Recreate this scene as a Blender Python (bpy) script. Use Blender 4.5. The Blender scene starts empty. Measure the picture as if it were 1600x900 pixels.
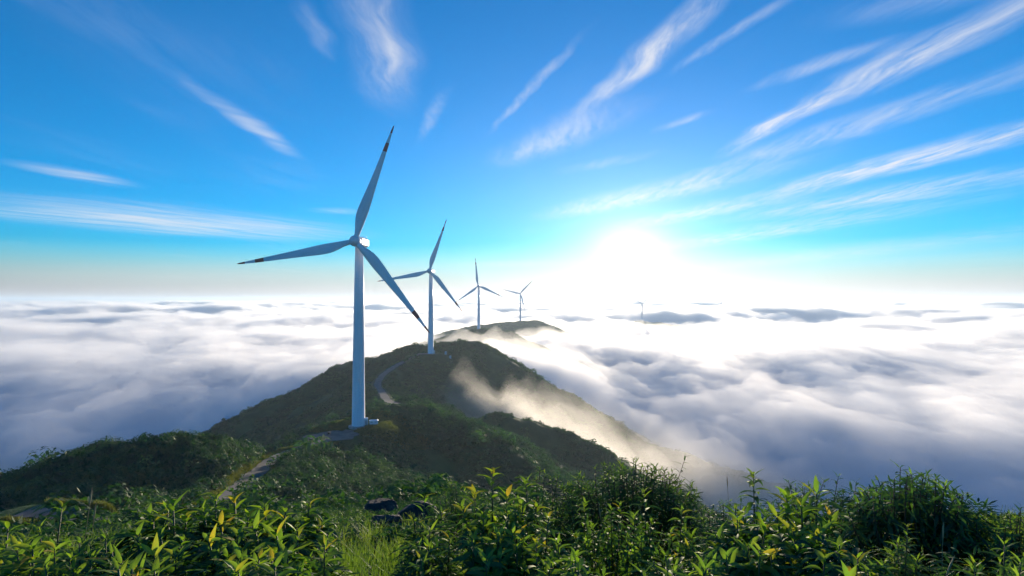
import bpy, math, random
import numpy as np
from mathutils import Vector, Matrix

R = math.radians
scene = bpy.context.scene
COL = scene.collection
random.seed(7)
RNG = np.random.default_rng(11)

# ------------------------------------------------------------------ camera
F = 953.4                      # focal length in pixels of the 1600 px wide photograph
CAMZ = 60.0
PITCH = math.atan(18.0 / F)
cam_d = bpy.data.cameras.new('camera')
cam_d.sensor_width = 36.0
cam_d.lens = 36.0 * F / 1600.0
cam_d.clip_start = 0.05
cam_d.clip_end = 200000.0
cam = bpy.data.objects.new('camera', cam_d)
cam.location = (0, 0, CAMZ)
cam.rotation_euler = (math.pi / 2 + PITCH, 0, 0)
COL.objects.link(cam)
scene.camera = cam

SUN_AZ = math.atan2(194.3, 1000.0)      # towards +x from +y
SUN_EL = R(4.9)
SUN_DIR = Vector((math.sin(SUN_AZ) * math.cos(SUN_EL), math.cos(SUN_AZ) * math.cos(SUN_EL), math.sin(SUN_EL)))

def at(px, py, d):
    """a point of the place: where the photograph's pixel lies at d metres ahead"""
    a = (px - 800.0) / F
    b = (450.0 - py) / F
    y = math.cos(PITCH) - b * math.sin(PITCH)
    z = math.sin(PITCH) + b * math.cos(PITCH)
    k = d / y
    return (a * k, d, CAMZ + z * k)

# ------------------------------------------------------------------ node helpers
class NT:
    def __init__(s, tree):
        s.t = tree; s.n = tree.nodes; s.l = tree.links
    def new(s, kind, **kw):
        n = s.n.new(kind)
        for k, v in kw.items():
            setattr(n, k, v)
        return n
    def put(s, sock, v):
        if hasattr(v, 'is_linked') or isinstance(v, bpy.types.NodeSocket):
            s.l.new(v, sock)
        elif v is not None:
            sock.default_value = v
    def math(s, op, a, b=None, c=None, clamp=False):
        n = s.new('ShaderNodeMath', operation=op, use_clamp=clamp)
        s.put(n.inputs[0], a); s.put(n.inputs[1], b); s.put(n.inputs[2], c)
        return n.outputs[0]
    def vmath(s, op, a, b=None):
        n = s.new('ShaderNodeVectorMath', operation=op)
        s.put(n.inputs[0], a); s.put(n.inputs[1], b)
        return n.outputs['Value'] if op in ('LENGTH', 'DOT_PRODUCT', 'DISTANCE') else n.outputs[0]
    def mix(s, f, a, b, blend='MIX'):
        n = s.new('ShaderNodeMix', data_type='RGBA', blend_type=blend)
        s.put(n.inputs[0], f); s.put(n.inputs[6], a); s.put(n.inputs[7], b)
        return n.outputs[2]
    def ramp(s, v, lo, hi, to0=0.0, to1=1.0, smooth=True):
        n = s.new('ShaderNodeMapRange', interpolation_type='SMOOTHSTEP' if smooth else 'LINEAR')
        s.put(n.inputs[0], v)
        for i, x in enumerate((lo, hi, to0, to1)):
            n.inputs[1 + i].default_value = x
        return n.outputs[0]
    def noise(s, vec, scale, detail=2.0, rough=0.5, dist=0.0):
        n = s.new('ShaderNodeTexNoise')
        if vec is not None:
            s.l.new(vec, n.inputs['Vector'])
        n.inputs['Scale'].default_value = scale
        n.inputs['Detail'].default_value = detail
        n.inputs['Roughness'].default_value = rough
        n.inputs['Distortion'].default_value = dist
        return n.outputs['Fac'], n.outputs['Color']
    def mapping(s, vec, loc=(0, 0, 0), rot=0.0, scale=(1, 1, 1), kind='POINT'):
        n = s.new('ShaderNodeMapping', vector_type=kind)
        s.l.new(vec, n.inputs[0])
        n.inputs[1].default_value = loc
        n.inputs[2].default_value = (0, 0, rot)
        n.inputs[3].default_value = scale
        return n.outputs[0]

# ------------------------------------------------------------------ world: low morning sun, high cirrus
world = bpy.data.worlds.new('World')
scene.world = world
world.use_nodes = True
world.cycles.sampling_method = 'MANUAL'
world.cycles.sample_map_resolution = 256
w = NT(world.node_tree)
w.n.clear()
sky = w.new('ShaderNodeTexSky', sky_type='NISHITA')
sky.sun_disc = False
sky.sun_elevation = SUN_EL
sky.sun_rotation = SUN_AZ
sky.altitude = 1500.0
sky.air_density = 1.0
sky.dust_density = 0.15
sky.ozone_density = 4.0
SKY_STRENGTH = 0.14
HAZE = 0.00009
gen = w.new('ShaderNodeTexCoord').outputs['Generated']
sep = w.new('ShaderNodeSeparateXYZ')
w.l.new(gen, sep.inputs[0])
zc = w.math('MAXIMUM', sep.outputs['Z'], 0.012)
comb = w.new('ShaderNodeCombineXYZ')
w.l.new(w.math('DIVIDE', sep.outputs['X'], zc), comb.inputs[0])
w.l.new(w.math('DIVIDE', sep.outputs['Y'], zc), comb.inputs[1])
plane = comb.outputs[0]                       # where the view ray meets a sheet of air one unit up

def sky_plane(px, py):
    x, y, z = at(px, py, 1.0)
    z -= CAMZ
    return np.array([x / z, y / z])

# cirrus streaks: ends in the photograph, half width (px), strength, fibre family
STREAKS = [
    (-40, 318, 500, 370, 20, .80, 1), (30, 256, 185, 287, 9, .50, 1), (330, 146, 462, 240, 13, .48, 1),
    (555, -60, 615, 165, 56, .34, 0), (592, -40, 604, 130, 15, .24, 0), (655, 215, 692, 145, 12, .28, 0),
    (776, 197, 884, 75, 9, .45, 0), (930, 165, 1120, -20, 24, .85, 0), (795, 250, 965, 170, 24, .50, 0),
    (1055, 108, 1230, -5, 10, .45, 0), (1026, 203, 1096, 178, 7, .40, 0), (1190, 136, 1400, 66, 12, .35, 0),
    (1138, 240, 1310, 145, 13, .85, 0), (1270, 168, 1680, -30, 26, .75, 0), (872, 336, 1170, 268, 16, .65, 0),
    (1080, 282, 1680, 85, 18, .45, 0), (1230, 300, 1680, 182, 18, .95, 0), (990, 353, 1260, 298, 12, .6, 0),
    (1180, 340, 1680, 258, 15, .6, 0), (1010, 393, 1470, 317, 13, .45, 0), (1040, 428, 1680, 352, 12, .45, 0),
    (-40, 430, 480, 441, 11, .40, 1), (740, 417, 880, 408, 7, .35, 0), (468, 10, 504, 82, 18, .22, 0),
    (1300, 30, 1600, -40, 30, .2, 0), (500, 326, 560, 334, 6, .3, 1), (880, 268, 1000, 240, 9, .25, 0),
]
nz_f, nz_c = w.noise(plane, 0.9, 3.0, 0.55)
warp = w.vmath('SCALE', w.vmath('SUBTRACT', nz_c, (0.5, 0.5, 0.5)))
warp.node.inputs['Scale'].default_value = 0.3
wp = w.vmath('ADD', plane, warp)
tot = {0: None, 1: None}
for x0, y0, x1, y1, hw, inten, fam in STREAKS:
    A, B = sky_plane(x0, min(y0, 460)), sky_plane(x1, min(y1, 460))
    c = (A + B) / 2
    dvec = B - A
    L = np.linalg.norm(dvec)
    dvec /= L
    mx, my = (x0 + x1) / 2, (y0 + y1) / 2
    nl = math.hypot(x1 - x0, y1 - y0)
    n0, n1 = -(y1 - y0) / nl, (x1 - x0) / nl
    pc = sky_plane(mx, my)
    q = sky_plane(mx + n0 * hw, my + n1 * hw) - pc
    wid = abs(q[0] * -dvec[1] + q[1] * dvec[0])
    # the middle of the streak in the photograph is not the middle on the sheet: keep the line, widen gently
    mp = w.mapping(wp, loc=(c[0], c[1], 0), rot=math.atan2(dvec[1], dvec[0]),
                   scale=(L * 0.80, wid * 1.35, 1), kind='TEXTURE')
    m = w.ramp(w.vmath('LENGTH', mp), 1.0, 0.0, 0.0, inten)
    tot[fam] = m if tot[fam] is None else w.math('ADD', tot[fam], m)
fib0, _ = w.noise(w.mapping(wp, scale=(8.5, 1.4, 1)), 1.0, 6.0, 0.68, 0.2)
fib1, _ = w.noise(w.mapping(w.mapping(wp, rot=R(33)), scale=(4.6, 0.65, 1)), 1.0, 5.0, 0.66, 0.2)
veil, _ = w.noise(w.mapping(wp, scale=(.55, .16, 1)), 1.0, 3.0, 0.6)
tot[0] = w.math('ADD', tot[0], w.ramp(veil, 0.54, 0.82, 0.0, 0.16))
fa = w.math('MULTIPLY', tot[0], w.ramp(fib0, 0.27, 0.72, 0.16, 1.45))
fb = w.math('MULTIPLY', tot[1], w.ramp(fib1, 0.24, 0.72, 0.22, 1.35))
cirrus = w.math('MULTIPLY', w.math('ADD', fa, fb), 0.80)
cirrus = w.math('MINIMUM', cirrus, 0.92)
cirrus = w.math('MULTIPLY', cirrus, w.ramp(sep.outputs['Z'], 0.012, 0.05))

# the sky colour itself
hsv = w.new('ShaderNodeHueSaturation')
hsv.inputs['Hue'].default_value = 0.5
w.l.new(w.ramp(sep.outputs['Z'], 0.0, 0.10, 0.25, 1.55), hsv.inputs['Saturation'])
w.l.new(sky.outputs[0], hsv.inputs['Color'])
tint = w.mix(1.0, hsv.outputs[0], w.mix(w.ramp(sep.outputs['Z'], 0.0, 0.11), (0.66, 0.61, 0.68, 1), (0.5, 1.02, 1.02, 1)), 'MULTIPLY')
# forward-scattering aureole around the sun
FLAT = Vector((1, 1, 1.6))                   # the glow spreads along the hazy horizon
nd = w.vmath('NORMALIZE', w.vmath('MULTIPLY', gen, tuple(FLAT)))
cosang = w.vmath('DOT_PRODUCT', nd, tuple(Vector((SUN_DIR.x, SUN_DIR.y, SUN_DIR.z * 1.6)).normalized()))
cosang = w.math('MAXIMUM', cosang, 0.0)
g1 = w.math('ADD', w.math('MULTIPLY', w.math('POWER', cosang, 900.0), 2.5), w.math('MULTIPLY', w.math('POWER', cosang, 160.0), 1.6))
g2 = w.math('MULTIPLY', w.math('POWER', cosang, 24.0), 1.15)
g3 = w.math('MULTIPLY', w.math('POWER', cosang, 5.0), 0.10)
glow = w.math('ADD', g1, w.math('ADD', g2, g3))
gl = w.new('ShaderNodeMix', data_type='RGBA', blend_type='MULTIPLY')
gl.inputs[0].default_value = 1.0
gl.inputs[6].default_value = (1.0, 0.80, 0.62, 1)
cg = w.new('ShaderNodeCombineColor')
for i in range(3):
    w.l.new(glow, cg.inputs[i])
w.l.new(cg.outputs[0], gl.inputs[7])
skycol = w.mix(1.0, tint, gl.outputs[2], 'ADD')
# cirrus is lit by the same sun: brighter near it
cl = w.math('ADD', 3.5, w.math('MULTIPLY', glow, 0.7))
cc = w.new('ShaderNodeCombineColor')
for i, k in enumerate((1.0, 1.0, 1.04)):
    w.l.new(w.math('MULTIPLY', cl, k), cc.inputs[i])
fin = w.mix(cirrus, skycol, cc.outputs[0])
bg = w.new('ShaderNodeBackground')
w.l.new(fin, bg.inputs[0])
bg.inputs[1].default_value = SKY_STRENGTH
out = w.new('ShaderNodeOutputWorld')
w.l.new(bg.outputs[0], out.inputs[0])

# ------------------------------------------------------------------ sun
sd = bpy.data.lights.new('sun', 'SUN')
sd.energy = 4.2
sd.angle = R(0.53)
sd.color = (1.0, 0.83, 0.62)
sun = bpy.data.objects.new('sun', sd)
sun.rotation_euler = SUN_DIR.to_track_quat('Z', 'Y').to_euler()
COL.objects.link(sun)

# ------------------------------------------------------------------ picture settings
scene.view_settings.view_transform = 'Standard'
scene.view_settings.look = 'None'
scene.view_settings.gamma = 1.0
scene.view_settings.exposure = 0.8
scene.view_settings.use_curve_mapping = False
scene.render.engine = 'CYCLES'
cy = scene.cycles
cy.use_denoising = True
try:
    cy.denoiser = 'OPENIMAGEDENOISE'
except Exception:
    pass
cy.use_adaptive_sampling = True
cy.adaptive_threshold = 0.035
cy.max_bounces = 8
cy.diffuse_bounces = 3
cy.glossy_bounces = 2
cy.transmission_bounces = 4
cy.volume_bounces = 3
cy.transparent_max_bounces = 96
cy.sample_clamp_indirect = 6.0
cy.caustics_reflective = False
cy.caustics_refractive = False

# ------------------------------------------------------------------ object helpers
def tag(o, label=None, category=None, group=None, kind=None):
    for k, v in (('label', label), ('category', category), ('group', group), ('kind', kind)):
        if v:
            o[k] = v
    return o

def mesh_obj(name, verts, faces, mats, parent=None, mi=None, smooth=False):
    me = bpy.data.meshes.new(name)
    me.from_pydata([tuple(v) for v in verts], [], faces)
    for m in (mats if isinstance(mats, (list, tuple)) else [mats]):
        me.materials.append(m)
    if mi is not None:
        me.polygons.foreach_set('material_index', mi)
    if smooth:
        me.polygons.foreach_set('use_smooth', [True] * len(me.polygons))
    me.update()
    return link(name, me, parent)

def link(name, me, parent=None):
    o = bpy.data.objects.new(name, me)
    COL.objects.link(o)
    if parent is not None:
        o.parent = parent
    return o

def empty(name, loc, rz=0.0):
    o = bpy.data.objects.new(name, None)
    o.location = loc
    o.rotation_euler = (0, 0, rz)
    COL.objects.link(o)
    return o

def np_mesh(name, V, Q, mat, smooth=True):
    """big mesh from numpy arrays (quads or triangles)"""
    me = bpy.data.meshes.new(name)
    V = np.asarray(V, np.float32); Q = np.asarray(Q, np.int32)
    k = Q.shape[1]
    me.vertices.add(len(V)); me.vertices.foreach_set('co', V.ravel())
    me.loops.add(Q.size); me.loops.foreach_set('vertex_index', Q.ravel())
    me.polygons.add(len(Q))
    me.polygons.foreach_set('loop_start', np.arange(0, Q.size, k, dtype=np.int32))
    me.polygons.foreach_set('loop_total', np.full(len(Q), k, np.int32))
    me.polygons.foreach_set('use_smooth', np.full(len(Q), smooth))
    if mat is not None:
        me.materials.append(mat)
    me.update(calc_edges=True)
    me.validate()
    return me

class MB:
    """collects simple shapes into one mesh"""
    def __init__(s):
        s.v = []; s.f = []; s.m = []
    def add(s, vs, fs, m=0):
        b = len(s.v)
        s.v += [tuple(v) for v in vs]
        for f in fs:
            s.f.append([b + i for i in f]); s.m.append(m)
    def box(s, c, size, m=0, rz=0.0, bevel=0.0):
        sx, sy, sz = [q / 2 for q in size]
        ca, sa = math.cos(rz), math.sin(rz)
        def T(x, y, z):
            return (c[0] + x * ca - y * sa, c[1] + x * sa + y * ca, c[2] + z)
        b = min(bevel, sx * .9, sy * .9, sz * .9)
        if b <= 0:
            vs = [T(x, y, z) for z in (-sz, sz) for x, y in ((-sx, -sy), (sx, -sy), (sx, sy), (-sx, sy))]
            s.add(vs, [(3, 2, 1, 0), (4, 5, 6, 7), (0, 1, 5, 4), (1, 2, 6, 5), (2, 3, 7, 6), (3, 0, 4, 7)], m)
            return
        rings = []
        for z, k in ((-sz, b), (-sz + b, 0), (sz - b, 0), (sz, b)):
            X, Y = sx - k, sy - k
            rings.append([T(x, y, z) for x, y in ((-X + b, -Y), (X - b, -Y), (X, -Y + b), (X, Y - b), (X - b, Y), (-X + b, Y), (-X, Y - b), (-X, -Y + b))])
        vs = [p for r in rings for p in r]
        fs = [tuple(range(7, -1, -1)), tuple(range(24, 32))]
        for r in range(3):
            for i in range(8):
                j = (i + 1) % 8
                fs.append((r * 8 + i, r * 8 + j, r * 8 + 8 + j, r * 8 + 8 + i))
        s.add(vs, fs, m)
    def tube(s, pts, rads, n=8, m=0, cap=True):
        pts = [Vector(p) for p in pts]
        vs = []
        for i, p in enumerate(pts):
            t = (pts[min(i + 1, len(pts) - 1)] - pts[max(i - 1, 0)]).normalized()
            u = t.cross(Vector((0.13, 0.21, 0.97)))
            if u.length < 1e-3:
                u = t.cross(Vector((1, 0, 0)))
            u.normalize(); v = t.cross(u)
            r = rads[i] if isinstance(rads, (list, tuple)) else rads
            for k in range(n):
                a = 2 * math.pi * k / n
                vs.append(p + (u * math.cos(a) + v * math.sin(a)) * r)
        fs = []
        for i in range(len(pts) - 1):
            for k in range(n):
                j = (k + 1) % n
                fs.append((i * n + k, i * n + j, (i + 1) * n + j, (i + 1) * n + k))
        if cap:
            fs.append(tuple(range(n - 1, -1, -1)))
            fs.append(tuple(range((len(pts) - 1) * n, len(pts) * n)))
        s.add(vs, fs, m)
    def lathe(s, prof, n=32, m=0, c=(0, 0, 0)):
        vs = []; fs = []
        for r, z in prof:
            for k in range(n):
                a = 2 * math.pi * k / n
                vs.append((c[0] + r * math.cos(a), c[1] + r * math.sin(a), c[2] + z))
        for i in range(len(prof) - 1):
            for k in range(n):
                j = (k + 1) % n
                fs.append((i * n + k, i * n + j, (i + 1) * n + j, (i + 1) * n + k))
        fs.append(tuple(range(n - 1, -1, -1)))
        fs.append(tuple(range((len(prof) - 1) * n, len(prof) * n)))
        s.add(vs, fs, m)
    def build(s, name, mats, parent=None, smooth=False):
        return mesh_obj(name, s.v, s.f, mats, parent, s.m, smooth)

# ------------------------------------------------------------------ materials
def material(name):
    m = bpy.data.materials.new(name)
    m.use_nodes = True
    t = NT(m.node_tree)
    bsdf = t.n['Principled BSDF']
    return m, t, bsdf

def plain(name, col, rough=0.6, var=0.12, scale=3.0, metallic=0.0):
    m, t, b = material(name)
    f, _ = t.noise(t.new('ShaderNodeTexCoord').outputs['Object'], scale, 4.0, 0.6)
    k = t.ramp(f, 0.3, 0.7, 1 - var, 1 + var)
    c = t.new('ShaderNodeVectorMath', operation='SCALE')
    c.inputs[0].default_value = col
    t.l.new(k, c.inputs['Scale'])
    t.l.new(c.outputs[0], b.inputs['Base Color'])
    b.inputs['Roughness'].default_value = rough
    b.inputs['Metallic'].default_value = metallic
    return m

def leafy(name, cols, scale, trans=0.45, rough=0.5, by_object=False, detail=3.0, spec=.22):
    """leaf material: base colour varies in patches, light also passes through"""
    m = bpy.data.materials.new(name)
    m.use_nodes = True
    t = NT(m.node_tree)
    t.n.clear()
    geo = t.new('ShaderNodeNewGeometry')
    oi = t.new('ShaderNodeObjectInfo')
    f, _ = t.noise(geo.outputs['Position'], scale, detail, 0.6)
    f = t.ramp(f, 0.25, 0.75)
    if by_object:
        v = t.math('ADD', t.math('MULTIPLY', f, 0.6), t.math('MULTIPLY', oi.outputs['Random'], 0.4))
    else:
        v = t.math('ADD', t.math('MULTIPLY', f, 0.56), t.math('MULTIPLY', geo.outputs['Random Per Island'], 0.2))
        v = t.math('ADD', v, t.math('MULTIPLY', oi.outputs['Random'], 0.26))
    cr = t.new('ShaderNodeValToRGB')
    t.l.new(v, cr.inputs[0])
    el = cr.color_ramp.elements
    while len(el) < len(cols):
        el.new(0.5)
    for i, c in enumerate(cols):
        el[i].position = i / (len(cols) - 1)
        el[i].color = (*c, 1)
    pb = t.new('ShaderNodeBsdfDiffuse')
    t.l.new(cr.outputs[0], pb.inputs['Color'])
    tr = t.new('ShaderNodeBsdfTranslucent')
    tc = t.mix(1.0, cr.outputs[0], (1.5, 1.75, 0.65, 1), 'MULTIPLY')
    t.l.new(tc, tr.inputs[0])
    mx = t.new('ShaderNodeMixShader')
    mx.inputs[0].default_value = trans
    t.l.new(pb.outputs[0], mx.inputs[1]); t.l.new(tr.outputs[0], mx.inputs[2])
    gs = t.new('ShaderNodeBsdfGlossy')                 # thin waxy sheen
    gs.inputs['Roughness'].default_value = rough
    gs.inputs['Color'].default_value = (.9, .95, .85, 1)
    my = t.new('ShaderNodeMixShader')
    my.inputs[0].default_value = spec * .2
    t.l.new(mx.outputs[0], my.inputs[1]); t.l.new(gs.outputs[0], my.inputs[2])
    o = t.new('ShaderNodeOutputMaterial')
    t.l.new(my.outputs[0], o.inputs[0])
    return m

# ------------------------------------------------------------------ numpy noise
_perm = np.random.default_rng(3).permutation(4096)
_grad = np.random.default_rng(4).uniform(0, 2 * np.pi, 4096)
def perlin(x, y, seed=0):
    x = np.asarray(x, float); y = np.asarray(y, float)
    xi = np.floor(x).astype(np.int64); yi = np.floor(y).astype(np.int64)
    xf = x - xi; yf = y - yi
    def g(ix, iy, dx, dy):
        a = _grad[_perm[(_perm[(ix + seed * 131) & 4095] + iy) & 4095]]
        return np.cos(a) * dx + np.sin(a) * dy
    u = xf * xf * xf * (xf * (xf * 6 - 15) + 10); v = yf * yf * yf * (yf * (yf * 6 - 15) + 10)
    a = g(xi, yi, xf, yf); b = g(xi + 1, yi, xf - 1, yf)
    c = g(xi, yi + 1, xf, yf - 1); d = g(xi + 1, yi + 1, xf - 1, yf - 1)
    return (a + u * (b - a)) * (1 - v) + (c + u * (d - c)) * v * 1.0
def fbm(x, y, octaves=4, gain=0.5, seed=0):
    s = 0.0; a = 1.0; k = 1.0
    for i in range(octaves):
        s = s + a * perlin(x * k + 17.3 * i, y * k - 9.1 * i, seed + i)
        a *= gain; k *= 2.03
    return s
def sstep(v, a, b):
    t = np.clip((v - a) / (b - a), 0, 1)
    return t * t * (3 - 2 * t)

# ------------------------------------------------------------------ terrain
# crest lines: points, side slope, roundness of the crest (m)
def crest(pts, slope, round_):
    return (np.array([at(*p) for p in pts]), slope, round_)
CRESTS = [
    (np.array([(-14, -70, 60.0), (-3, -18, 58.4), (1, -3, 58.25), (6, 4, 57.7)]), .36, 5.0),
    crest([(-260, 930, 95), (-120, 868, 103), (0, 818, 113), (100, 760, 132), (180, 722, 146), (285, 703, 156), (380, 714, 168), (425, 724, 180)], .50, 16),
    crest([(230, 835, 78), (330, 795, 106), (372, 768, 132), (404, 741, 162), (437, 716, 196), (500, 692, 238), (565, 668, 268)], .46, 10),
    crest([(480, 690, 262), (560, 664, 272), (615, 634, 304), (655, 634, 306), (705, 655, 292), (760, 690, 276), (805, 717, 262), (870, 752, 244), (960, 815, 225)], .62, 9),
    crest([(640, 652, 390), (720, 653, 405), (790, 651, 402), (850, 668, 400), (905, 694, 398), (962, 727, 395), (1040, 785, 385), (1120, 840, 380)], .60, 9),
    crest([(630, 630, 325), (600, 622, 395), (590, 601, 470), (602, 585, 508), (635, 564, 568), (670, 553, 592)], .5, 12),
    crest([(230, 760, 430), (330, 693, 498), (400, 643, 530), (480, 598, 560), (560, 567, 592), (640, 542, 616), (690, 536, 628), (742, 538, 640), (800, 574, 650), (870, 616, 650), (950, 665, 632), (1000, 690, 612), (1100, 720, 585), (1180, 745, 560), (1260, 772, 540)], .62, 12),
    crest([(600, 556, 1000), (690, 529, 1090), (720, 518, 1128), (750, 514, 1150), (778, 515, 1162), (812, 529, 1155), (860, 552, 1120), (930, 590, 1050)], .5, 18),
    crest([(660, 530, 1680), (720, 514, 1720), (770, 505, 1752), (812, 501, 1785), (838, 502, 1800), (862, 512, 1795), (884, 522, 1785), (930, 545, 1740)], .45, 25),
    crest([(-220, 745, 560), (-60, 738, 560), (30, 741, 560), (90, 770, 560)], .5, 20),
    crest([(960, 503, 2800), (1003, 501, 2800), (1060, 506, 2800)], .3, 40),
    crest([(1090, 494, 4000), (1127, 493, 4000), (1180, 497, 4000)], .3, 60),
    (np.array([(-9, 2.5, 57.4), (-4, 2.2, 57.9), (1, 1.2, 58.2), (6, 3, 57.7), (9, 3.5, 57.2)]), .36, 3.0),
]
ROAD_NEAR = [at(*p) for p in ((40, 800, 70), (110, 806, 70), (170, 813, 71), (226, 823, 75), (292, 806, 94), (335, 789, 112), (372, 765, 132), (404, 738, 162), (437, 713, 196), (480, 697, 226), (520, 682, 250), (548, 672, 262))]
ROAD_FAR = [at(*p) for p in ((622, 632, 330), (606, 627, 372), (599, 617, 405), (590, 603, 462), (594, 592, 490), (604, 582, 512), (626, 568, 556), (652, 558, 584), (664, 555, 592))]
PADS = [(at(560, 665, 267), 13.0), (at(673, 553, 592), 15.0), (at(519, 682, 251), 12.0), (at(748, 514, 1139), 12.0)]

def seg_dist(x, y, pts):
    """distance to a polyline and the height interpolated along it"""
    best = np.full(x.shape, 1e9); zz = np.zeros(x.shape)
    for a, b in zip(pts[:-1], pts[1:]):
        dx, dy = b[0] - a[0], b[1] - a[1]
        t = np.clip(((x - a[0]) * dx + (y - a[1]) * dy) / (dx * dx + dy * dy), 0, 1)
        d = np.hypot(x - a[0] - t * dx, y - a[1] - t * dy)
        k = d < best
        best = np.where(k, d, best); zz = np.where(k, a[2] + t * (b[2] - a[2]), zz)
    return best, zz

FLOOR = -250.0
def smooth_line(pts, n=6):
    pts = [Vector(p) for p in pts]
    out = []
    for i in range(len(pts) - 1):
        p0, p1, p2, p3 = pts[max(i - 1, 0)], pts[i], pts[i + 1], pts[min(i + 2, len(pts) - 1)]
        for k in range(n):
            t = k / n
            out.append(0.5 * ((2 * p1) + (p2 - p0) * t + (2 * p0 - 5 * p1 + 4 * p2 - p3) * t * t + (3 * p1 - p0 - 3 * p2 + p3) * t ** 3))
    out.append(pts[-1])
    return out
RN = smooth_line(ROAD_NEAR); RF = smooth_line(ROAD_FAR)

def ground_z(x, y, detail=True):
    x = np.asarray(x, float); y = np.asarray(y, float)
    r = np.hypot(x, y)
    K = .12 + 3.4 * sstep(r, 10, 90)
    acc = np.full(x.shape, np.exp((FLOOR + 100) / 40.0))
    hs = []
    for ci, (pts, slope, rd) in enumerate(CRESTS):
        if ci in (0, len(CRESTS) - 1):                      # the camera's own hill falls away faster on the right
            slope = slope + .21 * sstep(x / (r + 3), -.12, .30)
        h = np.full(x.shape, -1e9)
        for a, b in zip(pts[:-1], pts[1:]):
            dx, dy = b[0] - a[0], b[1] - a[1]
            t = np.clip(((x - a[0]) * dx + (y - a[1]) * dy) / (dx * dx + dy * dy), 0, 1)
            d = np.hypot(x - a[0] - t * dx, y - a[1] - t * dy)
            h = np.maximum(h, a[2] + t * (b[2] - a[2]) - slope * (np.sqrt(d * d + rd * rd) - rd))
        hs.append(np.maximum(h, FLOOR))
    m = np.maximum.reduce(hs)
    s = sum(np.exp((h - m) / K) for h in hs)
    z = m + K * np.log(s) * sstep(m, FLOOR, FLOOR + 60) * 0.6
    if detail:
        f = sstep(r, 6, 90)
        z = z + f * (fbm(x / 55, y / 55, 4, .5, 1) * 5.0 + fbm(x / 14, y / 14, 3, .5, 5) * 1.0)
        # erosion gullies on the flanks of the far hills
        fg = sstep(r, 200, 420)
        z = z - fg * np.abs(fbm(x / 70 + 3, y / 130, 3, .5, 9)) * 11.0 + fg * 2.0
        z = z + (1 - sstep(r, 20, 60)) * fbm(x / 2.3, y / 2.3, 3, .5, 12) * 0.10
    for pts, w0, w1 in ((RN, 2.6, 9.0), (RF, 3.0, 12.0)):
        d, rz = seg_dist(x, y, pts)
        k = 1 - sstep(d, w0, w1)
        z = z * (1 - k) + rz * k
    for (cx, cyy, cz), rad in PADS:
        d = np.hypot(x - cx, y - cyy)
        k = 1 - sstep(d, rad * .75, rad * 1.7)
        z = z * (1 - k) + cz * k
    return z

def polar_grid(radii, angles):
    """rings of vertices, fine near, coarse far; returns x, y, quads (no wrap)"""
    rr, aa = np.meshgrid(radii, angles, indexing='ij')
    x = rr * np.sin(aa); y = rr * np.cos(aa)
    nr, na = rr.shape
    i = np.arange(nr - 1)[:, None] * na + np.arange(na - 1)[None, :]
    q = np.stack([i, i + na, i + na + 1, i + 1], -1).reshape(-1, 4)
    return x.ravel(), y.ravel(), q, nr, na

def ang_set(n_front, n_back, half=58):
    f = np.linspace(-R(half), R(half), n_front)
    b = np.linspace(R(half), R(360 - half), n_back)[1:]
    return np.concatenate([f, b])

m_ground, t, b = material('hill_ground')
pos = t.new('ShaderNodeNewGeometry').outputs['Position']
f1, _ = t.noise(pos, 0.05, 4, .6)
f2, _ = t.noise(pos, 0.9, 5, .7)
c1 = t.mix(t.ramp(f1, .35, .68), (.024, .064, .020, 1), (.060, .115, .032, 1))
c2 = t.mix(t.ramp(f2, .35, .75), c1, (.055, .052, .030, 1))
c2 = t.mix(0.25, c1, c2)
t.l.new(c2, b.inputs['Base Color'])
b.inputs['Roughness'].default_value = 0.9
b.inputs['Specular IOR Level'].default_value = 0.1
bp = t.new('ShaderNodeBump'); bp.inputs['Strength'].default_value = 0.6; bp.inputs['Distance'].default_value = 0.6
t.l.new(f2, bp.inputs['Height']); t.l.new(bp.outputs[0], b.inputs['Normal'])

radii = np.concatenate([[0.02], np.geomspace(0.6, 60, 110), np.geomspace(62, 2200, 330)[0:], np.geomspace(2300, 40000, 40)])
gx, gy, gq, nr, na = polar_grid(radii, ang_set(520, 60))
gz = ground_z(gx, gy)
ground = link('ground', np_mesh('ground', np.stack([gx, gy, gz], -1), gq[:, ::-1], m_ground))
tag(ground, kind='structure')

def gz1(x, y):
    return float(ground_z(np.array([x]), np.array([y]))[0])
_lr = np.log(radii); _ang = ang_set(520, 60); _gzm = gz.reshape(nr, na)
def gz_fast(x, y):
    """height of the ground sheet, read off its own grid"""
    x = np.asarray(x, float); y = np.asarray(y, float)
    fi = np.interp(np.log(np.maximum(np.hypot(x, y), .021)), _lr, np.arange(nr))
    a = np.arctan2(x, y); a = np.where(a < _ang[0], a + 2 * np.pi, a)
    fj = np.interp(a, _ang, np.arange(na))
    i = np.minimum(fi.astype(int), nr - 2); j = np.minimum(fj.astype(int), na - 2)
    u = fi - i; v = fj - j
    return (_gzm[i, j] * (1 - u) + _gzm[i + 1, j] * u) * (1 - v) + (_gzm[i, j + 1] * (1 - u) + _gzm[i + 1, j + 1] * u) * v

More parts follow.
